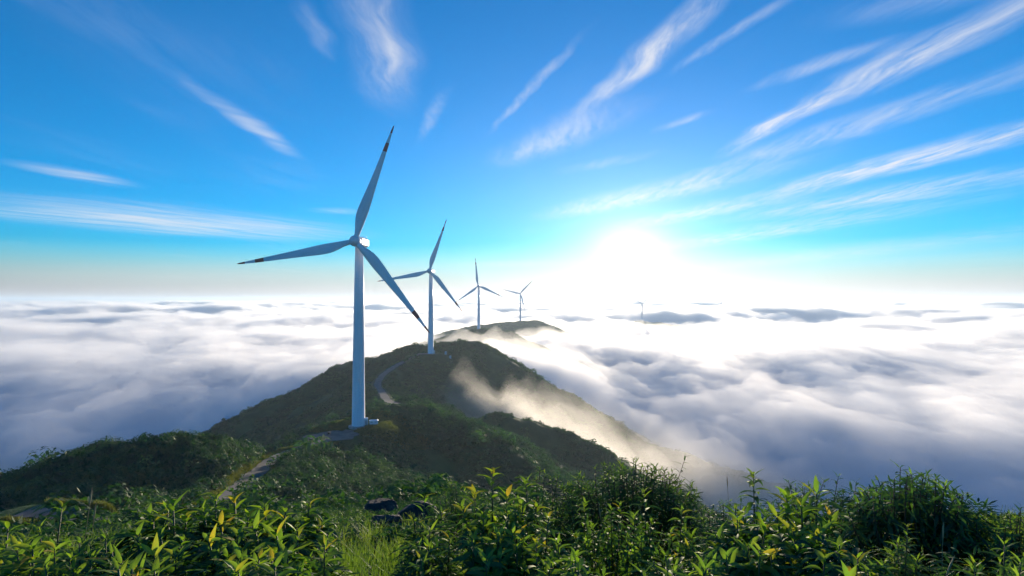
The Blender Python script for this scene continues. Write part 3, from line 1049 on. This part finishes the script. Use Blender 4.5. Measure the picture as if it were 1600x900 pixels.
# dry grass round the pad and track; yellow sunlight put into its colour
m_sunlit_dry = leafy('sunlit_dry_grass', [(.05, .07, .02), (.10, .11, .03), (.18, .15, .05)], .5, .45, .7)
def tuft(seed):
    g = np.random.default_rng(seed); n = 70
    a = g.uniform(0, 6.28, n); r = g.uniform(0, .45, n); h = g.uniform(.3, .75, n); l = g.uniform(.1, .4, n)
    P0 = np.stack([r * np.cos(a), r * np.sin(a), 0 * r], -1)
    b_ = g.uniform(0, 6.28, n); sd_ = np.stack([-np.sin(b_) * .035, np.cos(b_) * .035, 0 * b_], -1)
    P1 = P0 + np.stack([l * np.cos(b_), l * np.sin(b_), h], -1)
    V = np.stack([P0 - sd_, P0 + sd_, P1 + sd_ * .3, P1 - sd_ * .3], 1).reshape(-1, 3)
    return bpy.data.objects.new('grass_tuft', np_mesh('grass_tuft', V, np.arange(n * 4).reshape(n, 4), m_sunlit_dry, False))
gt = np.random.default_rng(44)
b1 = at(560, 664, 270)
aa = gt.uniform(0, 6.28, 7000); rr_ = gt.uniform(4.6, 21, 7000)
x = b1[0] + 4 + rr_ * np.cos(aa) * 1.3; y = b1[1] + 3 + rr_ * np.sin(aa)
i_ = gt.integers(0, len(RN) - 1, 5000); rp = np.array([tuple(q) for q in RN])
off = gt.normal(0, 1, 5000); off = np.sign(off) * (3.0 + np.abs(off) * 1.6)
tv = rp[np.minimum(i_ + 1, len(RN) - 1)] - rp[i_]; tv /= np.linalg.norm(tv[:, :2], axis=1)[:, None]
uu_ = gt.uniform(0, 1, 5000)[:, None]
pp = rp[i_] + (rp[np.minimum(i_ + 1, len(RN) - 1)] - rp[i_]) * uu_
x = np.concatenate([x, pp[:, 0] - tv[:, 1] * off]); y = np.concatenate([y, pp[:, 1] + tv[:, 0] * off])
d1, _ = seg_dist(x, y, RN); b2 = at(519, 682, 251)
k = (d1 > 2.9) & (np.hypot(x - b1[0], y - b1[1] + 3) > 4.2) & (np.hypot(x - b2[0], y - b2[1]) > 10.5)
x, y = x[k], y[k]
points_cover('pad_grass', 'dry grass toned sunlit yellow-green around the turbine pad and the track edges', np.column_stack([x, y, gz_fast(x, y) - .03]), gt.uniform(.5, 1.2, len(x)), [tuft(70 + i) for i in range(3)], 15, 'grass')

# small wind-bent trees standing up from the knoll's skyline
def small_tree(loc, h, spread, lean, seed, label):
    e = empty('knoll_tree', loc); tag(e, label, 'tree', 'small trees on the knoll skyline')
    g = np.random.default_rng(seed)
    m = MB()
    top = Vector((lean * h, 0, h * .8))
    m.tube([(0, 0, -.4), (lean * h * .3, .05, h * .35), tuple(top)], [.16, .11, .04], 7)
    for k in range(7):
        a = g.uniform(0, 6.28); f = g.uniform(.35, .8)
        p0 = Vector((lean * h * f * .9, 0, h * .8 * f)); p1 = p0 + Vector((math.cos(a) * spread * .7, math.sin(a) * spread * .7, h * .22))
        m.tube([tuple(p0), tuple((p0 + p1) / 2 + Vector((0, 0, .08))), tuple(p1)], [.06, .04, .015], 5)
    m.build('trunk', [m_bark], e)
    V, Q = leaf_cards(900, spread, .13, 9, seed + 1, .55)
    V = V * np.array([1.15, 1, 1]) + np.array([lean * h * .8, 0, h * .38])
    o = link('crown', np_mesh('crown', V, Q, m_scrub, False), e); o['kind'] = 'stuff'
for i, (qx, qy, d, h, sp, ln, lb) in enumerate((
        (62, 741, 122, 3.0, 1.6, .1, 'small dark tree lowest on the left end of the knoll skyline'),
        (108, 715, 134, 3.0, 1.8, .15, 'flat-topped small tree on the knoll skyline, second from the left'),
        (152, 700, 142, 3.4, 1.7, -.1, 'small leaning tree at mid slope of the knoll skyline'),
        (178, 693, 147, 2.4, 1.2, .1, 'short bushy tree right of the leaning one on the knoll skyline'),
        (200, 691, 150, 2.2, 1.1, -.05, 'low tree just left of the knoll top'),
        (232, 686, 153, 2.0, 1.0, .05, 'low round tree close to the knoll top'),
        (284, 680, 156, 3.0, 1.1, .05, 'upright little tree on the very top of the knoll'))):
    p = at(qx, qy, d); small_tree((p[0], p[1], gz1(p[0], p[1]) - .1), h, sp, ln, 300 + i * 3, lb)

# ------------------------------------------------------------------ foreground plants
def leaf_mesh(name, mat, width=.26, droop=.35, fold=.45, seg=5, seed=0):
    g = random.Random(seed)
    vs = []; fs = []
    a = 0.0; y = 0.0; z = 0.0
    tw = g.uniform(-.25, .25)
    for i in range(seg + 1):
        t = i / seg
        wv = width * .5 * max(.03, math.sin(math.pi * min(1, t ** .82 * 1.0 + .02)) ** .85) if i < seg else .004
        dz = wv * fold
        c, s = math.cos(tw * t), math.sin(tw * t)
        rip = .012 * math.sin(i * 2.3 + seed)
        for sx in (-1, 0, 1):
            lx, lz = sx * wv, (dz if sx else 0) + (rip * sx)
            vs.append((lx * c - lz * s, y, z + lx * s + lz * c))
        a -= droop / seg * (1 + t)
        y += math.cos(a) / seg; z += math.sin(a) / seg
    for i in range(seg):
        for k in range(2):
            p = i * 3 + k
            fs.append((p, p + 1, p + 4, p + 3))
    me = bpy.data.meshes.new(name)
    me.from_pydata(vs, [], fs)
    me.materials.append(mat)
    me.polygons.foreach_set('use_smooth', [True] * len(fs))
    me.update()
    return me

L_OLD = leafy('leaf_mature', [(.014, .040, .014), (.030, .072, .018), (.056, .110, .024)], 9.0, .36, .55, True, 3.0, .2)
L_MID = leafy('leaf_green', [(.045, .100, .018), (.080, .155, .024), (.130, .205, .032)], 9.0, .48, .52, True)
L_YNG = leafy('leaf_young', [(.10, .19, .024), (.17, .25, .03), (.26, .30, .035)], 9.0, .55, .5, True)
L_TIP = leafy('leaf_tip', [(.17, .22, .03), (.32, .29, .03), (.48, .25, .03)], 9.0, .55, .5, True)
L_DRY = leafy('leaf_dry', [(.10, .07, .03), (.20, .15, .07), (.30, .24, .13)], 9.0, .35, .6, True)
m_stem = plain('green_stem', (.085, .095, .035), .6, .25, 20.0)
m_twig = plain('brown_stem', (.075, .05, .03), .75, .25, 20.0)
LEAVES = {}
for age, mt in (('old', L_OLD), ('mid', L_MID), ('yng', L_YNG), ('tip', L_TIP), ('dry', L_DRY)):
    LEAVES[age] = [leaf_mesh('leaf', mt, .26 + .03 * k, (.15 if age in ('yng', 'tip') else .45) + .25 * k, .35 + .1 * k, 5, k) for k in range(3)]
    LEAVES[age + '_n'] = [leaf_mesh('leaf', mt, .17 + .02 * k, .25 + .25 * k, .3, 4, k + 5) for k in range(2)]

def leaf_matrix(p, d, up, L):
    y = d.normalized()
    x = y.cross(up)
    if x.length < 1e-3:
        x = y.cross(Vector((1, 0, 0)))
    x.normalize()
    z = x.cross(y)
    return Matrix(((x.x * L, y.x * L, z.x * L, p.x), (x.y * L, y.y * L, z.y * L, p.y), (x.z * L, y.z * L, z.z * L, p.z), (0, 0, 0, 1)))

class Foliage:
    """many leaves joined into one mesh, for what is too small or too many to pick apart"""
    def __init__(s):
        s.parts = []
    def add(s, me, M):
        s.parts.append((me, M))
    def build(s, name, parent):
        mats = []; V = []; Fc = []; mi = []; b = 0
        cache = {}
        for me, M in s.parts:
            if me.name not in cache:
                co = np.zeros(len(me.vertices) * 3); me.vertices.foreach_get('co', co)
                q = np.zeros(len(me.loops), np.int32); me.loops.foreach_get('vertex_index', q)
                if me.materials[0] not in mats:
                    mats.append(me.materials[0])
                cache[me.name] = (co.reshape(-1, 3), q.reshape(-1, 4), mats.index(me.materials[0]))
            co, q, k = cache[me.name]
            A = np.array(M)
            V.append(co @ A[:3, :3].T + A[:3, 3]); Fc.append(q + b); mi += [k] * len(q)
            b += len(co)
        if not V:
            return None
        me = np_mesh(name, np.concatenate(V), np.concatenate(Fc), None)
        for m in mats:
            me.materials.append(m)
        me.polygons.foreach_set('material_index', np.array(mi, np.int32))
        o = link(name, me, parent)
        o['kind'] = 'stuff'
        return o

N_LEAF = [0]
def shrub(name, label, tips, L, seed, per=17, narrow=False, budget=240, fill=850, tipcol=.55, category='shrub', group=None, droop=1.0, root=None, low=.30, dark=False, pairs=False, more=1.5, zone=4.4):
    """a leafy shrub: one stem to each tip, leaves spiralling up it, young ones at the top"""
    g = random.Random(seed)
    tips = list(tips)
    for i in range(int(len(tips) * more)):                 # shorter shoots between the leading ones
        a_, b_ = g.choice(tips), g.choice(tips)
        f_ = g.uniform(.2, .8)
        tips.append((a_[0] + (b_[0] - a_[0]) * f_ + g.uniform(-18, 18), max(a_[1], b_[1]) + g.uniform(-8, 46), a_[2] + (b_[2] - a_[2]) * f_ + g.uniform(-.2, .25)))
    tips = [Vector(at(*t)) for t in tips]
    if root is None:
        cx = sum(t.x for t in tips) / len(tips); cy_ = sum(t.y for t in tips) / len(tips) + .05
    else:
        cx, cy_ = root
    base = Vector((cx, cy_, gz1(cx, cy_) - .03))
    e = empty(name, base); tag(e, label, category, group)
    fol = Foliage(); used = 0
    suf = '_n' if narrow else ''
    for tip in tips:
        T = tip - base
        H = T.length
        spreadx = Vector((T.x, T.y, 0))
        b0 = spreadx * .12 + Vector((g.uniform(-.03, .03), g.uniform(-.03, .03), 0))
        c0 = spreadx * g.uniform(.3, 1.1) + Vector((g.uniform(-.07, .07), g.uniform(-.07, .07), T.z * g.uniform(.4, .6)))
        def cv(t):
            return b0 * (1 - t) ** 2 + c0 * 2 * t * (1 - t) + T * t * t
        pts = [cv(i / 7) for i in range(8)]
        m = MB(); m.tube([tuple(p) for p in pts], [.011 * (1 - .75 * i / 7) * (L / .11) for i in range(8)], 6)
        m.build('stem', [m_twig if dark else m_stem], e, True)
        n = max(6, int(per * g.uniform(.95, 1.3)))
        lo_t = max(low, 1 - zone * L / max(H, .1))
        a0 = g.uniform(0, 6.28)
        for i in range(n):
            f = i / (n - 1)
            t = lo_t + (1 - lo_t) * (1 - (1 - f) ** 1.25)
            p = cv(t)
            ax = (cv(min(1, t + .02)) - cv(t - .02)).normalized()
            az = a0 + (i * 2.39996 if not pairs else (i // 2) * 1.5708 + (i % 2) * math.pi) + g.uniform(-.25, .25)
            u = ax.cross(Vector((0.3, 1, 0.1))).normalized(); v = ax.cross(u)
            out_ = u * math.cos(az) + v * math.sin(az)
            el = (1.66 - 1.0 * f ** 2.2) * (1 + .16 * (droop - 1)) + g.uniform(-.18, .18)
            d = ax * math.cos(el) + out_ * math.sin(el)
            ln = L * (.72 + .42 * math.sin(math.pi * min(1, .25 + f * .62)) - .28 * max(0, f - .72) / .28) * g.uniform(.82, 1.14)
            r_ = g.random()
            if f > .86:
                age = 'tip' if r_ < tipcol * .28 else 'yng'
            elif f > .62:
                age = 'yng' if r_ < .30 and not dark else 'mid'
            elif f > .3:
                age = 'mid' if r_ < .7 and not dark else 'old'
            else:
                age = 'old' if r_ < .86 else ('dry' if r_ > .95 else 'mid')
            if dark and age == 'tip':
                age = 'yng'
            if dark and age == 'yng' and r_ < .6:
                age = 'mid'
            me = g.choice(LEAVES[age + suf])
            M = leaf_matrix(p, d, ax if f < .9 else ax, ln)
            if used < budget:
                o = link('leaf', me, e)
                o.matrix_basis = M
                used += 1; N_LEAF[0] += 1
            else:
                fol.add(me, M)
    # shaded lower leaves inside the plant
    rx = max(.16, max(abs(t.x - cx) for t in tips)); ry = max(.14, max(abs(t.y - cy_) for t in tips))
    top = sorted((t.z - base.z) for t in tips)[len(tips) // 2]
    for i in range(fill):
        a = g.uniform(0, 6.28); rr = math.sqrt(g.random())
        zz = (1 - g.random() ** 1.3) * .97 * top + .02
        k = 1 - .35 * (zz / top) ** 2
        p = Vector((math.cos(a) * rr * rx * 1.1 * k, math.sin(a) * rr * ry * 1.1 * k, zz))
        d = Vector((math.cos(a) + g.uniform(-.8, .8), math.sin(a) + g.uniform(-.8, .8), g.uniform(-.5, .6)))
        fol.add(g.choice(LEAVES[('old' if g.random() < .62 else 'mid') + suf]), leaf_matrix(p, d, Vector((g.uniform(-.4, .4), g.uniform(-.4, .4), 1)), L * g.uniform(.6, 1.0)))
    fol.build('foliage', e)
    return e

def spread_tips(cx, top, d, n, wpx, drop, seed, dd=.35):
    g = random.Random(seed)
    out = [(cx, top, d)]
    for i in range(n - 1):
        u = g.uniform(-1, 1)
        out.append((cx + u * wpx, top + drop * (.25 + .75 * abs(u)) * g.uniform(.5, 1.2) + 6, d + g.uniform(-dd, dd)))
    return out

SH = [
    # name, label, tips, leaf length, per, extra
    ('broadleaf_shrub', 'leafy green shrub cut by the left picture edge', spread_tips(12, 826, 3.0, 8, 48, 55, 1), .115, 15, {}),
    ('broadleaf_shrub', 'shrub left of the grey track with one pale shoot standing above it', [(97, 792, 3.0), (60, 826, 2.9), (124, 848, 2.8), (85, 858, 2.6), (48, 862, 2.7), (110, 872, 2.6), (70, 884, 2.5)], .11, 15, {}),
    ('broadleaf_shrub', 'low dark shrub in front of the grey track at lower left', spread_tips(165, 842, 2.8, 8, 48, 40, 3), .11, 15, {'tipcol': .25}),
    ('broadleaf_shrub', 'shrub with upright yellow-green shoots right of the grey track', [(263, 793, 3.3), (232, 806, 3.2), (292, 806, 3.3), (214, 836, 3.0), (250, 838, 3.0), (285, 845, 2.9), (240, 868, 2.7), (275, 875, 2.7)], .115, 16, {}),
    ('broadleaf_shrub', 'tallest bright shrub of the left foreground with yellow shoot tips', [(338, 776, 3.3), (367, 781, 3.4), (318, 798, 3.2), (388, 806, 3.2), (345, 820, 3.0), (372, 835, 2.9), (326, 846, 2.8), (355, 870, 2.7)], .12, 17, {'tipcol': .9}),
    ('broadleaf_shrub', 'bright shrub with two yellow tips right of the tallest left shrub', [(413, 792, 3.3), (484, 787, 3.5), (446, 800, 3.3), (398, 826, 3.0), (432, 836, 2.9), (465, 830, 3.1), (500, 822, 3.3), (450, 868, 2.7)], .12, 16, {'tipcol': .8}),
    ('broadleaf_shrub', 'shrub at the right end of the left foreground beside the sunny grass', spread_tips(512, 836, 3.1, 7, 36, 48, 7), .115, 15, {}),
    ('broadleaf_shrub', 'low leafy shrub at the bottom edge under the bright left shrubs', spread_tips(405, 872, 2.4, 6, 60, 20, 8), .115, 15, {}),
    ('broadleaf_shrub', 'low leafy shrub at the bottom edge below the grey track', spread_tips(190, 880, 2.35, 6, 70, 16, 9), .115, 15, {}),
    ('broadleaf_shrub', 'tall broad shrub with orange-tipped shoots right of the boulders', [(770, 737, 3.7), (822, 755, 3.7), (742, 772, 3.6), (792, 776, 3.5), (722, 792, 3.6), (756, 806, 3.4), (806, 800, 3.5), (838, 792, 3.7), (780, 836, 3.2), (738, 842, 3.2), (815, 846, 3.2), (760, 874, 3.0)], .125, 19, {'tipcol': .9, 'budget': 220, 'fill': 420}),
    ('broadleaf_shrub', 'young shrub with a pale fresh tip just right of the boulders', [(664, 777, 4.0), (690, 800, 3.9), (648, 815, 3.8), (672, 830, 3.6), (702, 842, 3.5), (655, 856, 3.4)], .115, 14, {}),
    ('broadleaf_shrub', 'single orange-topped shoot cluster right of the tall broad shrub', [(857, 808, 3.3), (838, 846, 3.1), (872, 850, 3.2), (862, 880, 2.9)], .125, 16, {'tipcol': 1.0}),
    ('nettle_plant', 'upright leafy stem in front of the left half of the dark dome bush', [(914, 786, 4.3), (926, 822, 4.2), (900, 836, 4.1)], .085, 20, {'pairs': True, 'fill': 60, 'tipcol': .2}),
    ('nettle_plant', 'tall upright stem with paired leaves in the middle of the dark dome bush', [(1005, 768, 4.4), (992, 806, 4.3), (1018, 815, 4.3), (1002, 846, 4.1)], .09, 20, {'pairs': True, 'fill': 90, 'tipcol': .2}),
    ('nettle_plant', 'orange-tipped slim plant between two taller upright stems', [(969, 788, 4.2), (952, 826, 4.1), (980, 838, 4.0)], .09, 17, {'pairs': True, 'fill': 70, 'tipcol': 1.0}),
    ('nettle_plant', 'slim yellow-topped plant at the right end of the dark dome bush', [(1066, 797, 4.2), (1048, 832, 4.1), (1082, 836, 4.2)], .09, 18, {'pairs': True, 'fill': 80, 'tipcol': .8}),
    ('broadleaf_shrub', 'single tall shoot rising alone against the cloud right of the dome bush', [(1177, 741, 4.0), (1160, 800, 3.9), (1192, 812, 3.9), (1176, 845, 3.6)], .12, 17, {'fill': 90, 'tipcol': .4}),
    ('broadleaf_shrub', 'orange-tipped shrub in the right foreground with long arching leaves', [(1152, 812, 3.1), (1196, 826, 3.0), (1120, 836, 3.0), (1170, 856, 2.8), (1135, 872, 2.7), (1205, 868, 2.7)], .13, 16, {'tipcol': 1.0}),
    ('broadleaf_shrub', 'large bright shrub with several orange tips left of the dark palm-leaved bush', [(1229, 778, 3.4), (1276, 771, 3.5), (1252, 790, 3.3), (1298, 812, 3.3), (1214, 808, 3.3), (1240, 830, 3.1), (1280, 836, 3.1), (1258, 868, 2.9)], .125, 17, {'tipcol': 1.0, 'budget': 200}),
    ('broadleaf_shrub', 'low shrub with one golden shoot at the bottom edge right of centre', [(1312, 852, 2.7), (1340, 872, 2.6), (1288, 876, 2.6), (1365, 888, 2.6)], .125, 15, {'tipcol': 1.0}),
    ('broadleaf_shrub', 'low green shrub at the bottom edge under the upright stems', spread_tips(1040, 868, 3.0, 7, 70, 25, 22), .11, 14, {'tipcol': .5}),
    ('broadleaf_shrub', 'low dark shrub at the bottom edge under the tall broad shrub', spread_tips(900, 868, 2.9, 6, 50, 24, 23), .11, 14, {'tipcol': .2}),
    ('broadleaf_shrub', 'small leafy shrub cut by the bottom right corner', spread_tips(1570, 850, 3.2, 7, 60, 35, 24), .10, 14, {'tipcol': .2}),
    ('broadleaf_shrub', 'small bright weed shrub in front of the dark palm-leaved bush', spread_tips(1418, 822, 3.6, 7, 40, 45, 25), .07, 16, {'tipcol': .3, 'narrow': True}),
]
for i, (nm, lb, tips, L, per, kw) in enumerate(SH):
    kw.setdefault('narrow', i in (2, 6, 8, 10, 20, 22))
    shrub(nm, lb, tips, L * (1.12, .9, 1.0, 1.22, .92)[i % 5] * (1.12 if i in (4, 5, 9, 18) else 1), 500 + i, per + 11, **kw)

# larger dark bushes a little farther off
def dome_tips(cx, cy_, rx, ry, d, n, seed, rd=.8):
    """shoot tips over a dome: centre and radii in pixels, depth spread in metres"""
    g = random.Random(seed)
    out = []
    for i in range(n):
        a = g.uniform(0, math.pi); b2 = g.uniform(-1, 1)
        q = math.sqrt(max(0, 1 - b2 * b2))
        k = g.uniform(.82, 1.03)
        out.append((cx + math.cos(a) * rx * k * (.35 + .65 * q ** .3), cy_ - math.sin(a) * ry * k, d - rd * b2 * .6))
    return out
shrub('dome_bush', 'big rounded dark green bush with spiky shoots in the middle of the foreground',
      dome_tips(985, 834, 128, 112, 7.0, 130, 31) + [(1072, 712, 7.2), (990, 716, 7.1), (942, 728, 7.0), (905, 742, 6.9), (878, 762, 6.9), (1012, 736, 6.6), (960, 748, 6.5)], .115, 601, 20, narrow=True, budget=300, fill=4200, more=0, dark=True, category='bush', low=.5)
shrub('palm_leaved_bush', 'largest dark bush at right with drooping palm-like leaf whorls',
      dome_tips(1425, 850, 118, 108, 5.6, 100, 32) + [(1407, 730, 5.7), (1440, 742, 5.6), (1372, 750, 5.6), (1478, 752, 5.6), (1505, 772, 5.6), (1530, 800, 5.6), (1350, 766, 5.5)], .14, 602, 17, narrow=True, budget=300, fill=3200, more=0, dark=True, category='bush', low=.6, droop=2.2)
shrub('spiky_bush', 'loose spiky bush against the cloud left of the largest dark bush',
      dome_tips(1270, 812, 75, 54, 6.2, 16, 33) + [(1310, 744, 6.3), (1288, 750, 6.2), (1232, 752, 6.2), (1338, 752, 6.2)], .115, 603, 15, narrow=True, budget=220, fill=1100, more=1.2, dark=True, category='bush', low=.55)
shrub('spiky_bush', 'small bush at the right picture edge beside the largest dark bush',
      dome_tips(1600, 872, 58, 72, 5.4, 18, 34) + [(1578, 803, 5.4), (1596, 792, 5.4)], .105, 604, 15, narrow=True, budget=220, fill=1100, more=1.2, dark=True, category='bush', low=.5)
shrub('dark_bush', 'small dark bush behind the tall broad shrub, right of the boulders',
      dome_tips(712, 800, 46, 44, 7.2, 18, 35), .09, 605, 15, narrow=True, budget=200, fill=1100, more=1.2, dark=True, category='bush', low=.5)
shrub('dark_bush', 'dark bush between the tall broad shrub and the dome bush',
      dome_tips(850, 800, 52, 66, 7.4, 24, 36), .10, 606, 15, narrow=True, budget=220, fill=1100, more=1.2, dark=True, category='bush', low=.5)
shrub('dark_bush', 'thin bush in the gap right of the dome bush', dome_tips(1150, 815, 56, 36, 6.0, 14, 37), .085, 607, 14, narrow=True, budget=160, fill=1100, more=1.2, dark=True, category='bush', low=.45)
print('leaves', N_LEAF[0])

# boulders
def boulder(name, label, loc, size, seed):
    import bmesh
    bm = bmesh.new()
    bmesh.ops.create_icosphere(bm, subdivisions=4, radius=1.0)
    co = np.array([v.co[:] for v in bm.verts])
    g = np.random.default_rng(seed)
    r = np.ones(len(co))
    for k in range(22):                                # chop flat facets
        n = g.normal(0, 1, 3); n /= np.linalg.norm(n)
        dcut = g.uniform(.62, .92)
        dd = co @ n
        co = co - np.outer(np.maximum(dd - dcut, 0) * .92, n)
    co = co + .035 * np.column_stack([fbm(co[:, 0] * 4 + i, co[:, 1] * 4 + co[:, 2] * 3, 3, .5, seed + i) for i in range(3)])
    co = co * np.array(size)
    for v, c in zip(bm.verts, co):
        v.co = c
    me = bpy.data.meshes.new(name); bm.to_mesh(me); bm.free()
    me.materials.append(m_rock)
    o = link(name, me); o.location = loc
    o.rotation_euler = (0, 0, g.uniform(0, 6))
    tag(o, label, 'boulder', 'boulders')
m_rock, t, b = material('dark_rock')
pos = t.new('ShaderNodeTexCoord').outputs['Object']
f1, _ = t.noise(pos, 3.0, 6, .7); f2, _ = t.noise(pos, 14.0, 4, .7)
c = t.mix(t.ramp(f1, .3, .7), (.014, .014, .015, 1), (.060, .056, .052, 1))
c = t.mix(t.math('MULTIPLY', t.ramp(f2, .55, .75), .6), c, (.05, .05, .03, 1))
t.l.new(c, b.inputs['Base Color']); b.inputs['Roughness'].default_value = .9
bp = t.new('ShaderNodeBump'); bp.inputs['Strength'].default_value = .7; bp.inputs['Distance'].default_value = .05
t.l.new(f2, bp.inputs['Height']); t.l.new(bp.outputs[0], b.inputs['Normal'])
def ground_hit(px, py):
    d = 1.5
    while d < 400:
        q = at(px, py, d)
        if float(gz_fast(q[0], q[1])) > q[2]:
            return q
        d *= 1.004
    return q
def set_boulder(label, px, py, wpx, seed, asp=(1, .8, .72)):
    q = ground_hit(px, py)
    s_ = wpx * .5 * q[1] / F
    boulder('boulder', label, (q[0], q[1] + s_ * .5, float(gz_fast(q[0], q[1] + s_ * .5)) + s_ * .22), (s_ * asp[0], s_ * asp[1], s_ * asp[2]), seed)
    print(label, q)
set_boulder('larger dark boulder in front, beside the sunny grass', 598, 843, 90, 3)
set_boulder('smaller dark boulder peeking over the larger one', 592, 812, 60, 8, (1, .9, 1.0))
set_boulder('dark boulder half hidden by leaves right of the other two', 645, 826, 86, 12)

# grass on the near slope
m_grass = leafy('grass_blades', [(.04, .08, .014), (.085, .14, .02), (.15, .20, .035), (.24, .23, .06)], 1.3, .45, .55)
g = np.random.default_rng(21)
n = 70000
a = np.radians(g.uniform(-50, 50, n)); r = 1.7 + 16 * g.uniform(0, 1, n) ** .8
x, y = r * np.sin(a), r * np.cos(a)
clump = fbm(x / .5, y / .5, 3, .6, 81)
k = clump > -.22
x, y, clump = x[k], y[k], clump[k]; n = len(x)
z = gz_fast(x, y) - .01
h = (.16 + .20 * g.random(n)) * (1 + .7 * clump)
az = g.uniform(0, 6.28, n); lean = g.uniform(.1, .75, n) * h
wd = g.uniform(.0022, .0048, n) * (1 + .12 * np.hypot(x, y))
ux, uy = np.cos(az), np.sin(az)
P0 = np.stack([x, y, z], -1); side = np.stack([-uy * wd, ux * wd, 0 * wd], -1)
P1 = P0 + np.stack([ux * lean * .3, uy * lean * .3, h * .55], -1)
P2 = P0 + np.stack([ux * lean, uy * lean, h], -1)
V = np.stack([P0 - side, P0 + side, P1 + side * .8, P1 - side * .8, P2 + side * .12, P2 - side * .12], 1).reshape(-1, 3)
i6 = np.arange(n)[:, None] * 6
Q = np.concatenate([i6 + np.array([0, 1, 2, 3]), i6 + np.array([3, 2, 4, 5])])
o = link('grass', np_mesh('grass', V, Q, m_grass, False))
tag(o, 'yellow-green grass between the foreground shrubs', 'grass', kind='stuff')

# small weeds between the shrubs
weeds = Foliage()
gw = random.Random(5)
for i in range(1500):
    d = gw.uniform(2.6, 12.0); a_ = R(gw.uniform(-44, 44))
    xx, yy = d * math.sin(a_) * 1.0, d * math.cos(a_)
    zz = float(gz_fast(xx, yy))
    hh = gw.uniform(.08, .34)
    for k in range(gw.randint(5, 9)):
        f = gw.random()
        a2 = gw.uniform(0, 6.28)
        weeds.add(gw.choice(LEAVES[gw.choice(('mid_n', 'old_n', 'yng_n', 'mid_n'))]), leaf_matrix(Vector((xx + gw.uniform(-.04, .04), yy + gw.uniform(-.04, .04), zz + hh * f)), Vector((math.cos(a2), math.sin(a2), gw.uniform(.1, 1.2))), Vector((0, 0, 1)), gw.uniform(.04, .085)))
o = weeds.build('weeds', None); tag(o, 'low leafy weeds growing between the foreground shrubs', 'weeds')

# tall dry grass stalks with seed heads
m_straw = plain('straw', (.34, .27, .14), .8, .2, 30.0)
def stalk(label, px0, py0, px1, py1, d, seed):
    top = Vector(at(px1, py1, d))
    bx, by, _ = at(px0, py0, d)
    base = Vector((bx, by, float(gz_fast(bx, by)) - .02))
    e = empty('grass_stalk', base); tag(e, label, 'grass stalk', 'tall dry grass stalks')
    T = top - base
    cv = lambda t: Vector((T.x * t * t, T.y * t * t, T.z * t))
    m = MB(); m.tube([tuple(cv(i / 8)) for i in range(9)], [.0026 - .0014 * i / 8 for i in range(9)], 5); m.build('stalk', [m_straw], e)
    m = MB(); m.tube([tuple(cv(t)) for t in [1 - k_ * .10 / T.length for k_ in (1, .8, .5, .2, 0)]], [.0015, .004, .005, .0035, .001], 7); m.build('seed_head', [m_straw], e)
stalk('tall straight dry grass stalk in front of the largest dark bush', 1468, 900, 1474, 816, 3.4, 1)
stalk('pale bent grass stalk at the left above the grey track', 118, 880, 144, 762, 3.2, 2)
stalk('shorter pale grass stalk left of the grey track end', 128, 880, 150, 786, 3.2, 3)
stalk('thin dark grass stalk standing in the gap right of the dome bush', 1143, 850, 1136, 744, 5.2, 4)
stalk('arching dry grass stalk at the bottom right in front of the dark bush', 1430, 900, 1492, 868, 3.2, 5)
stalk('short pale stalk leaning in front of the dome bush', 952, 860, 936, 792, 4.4, 6)
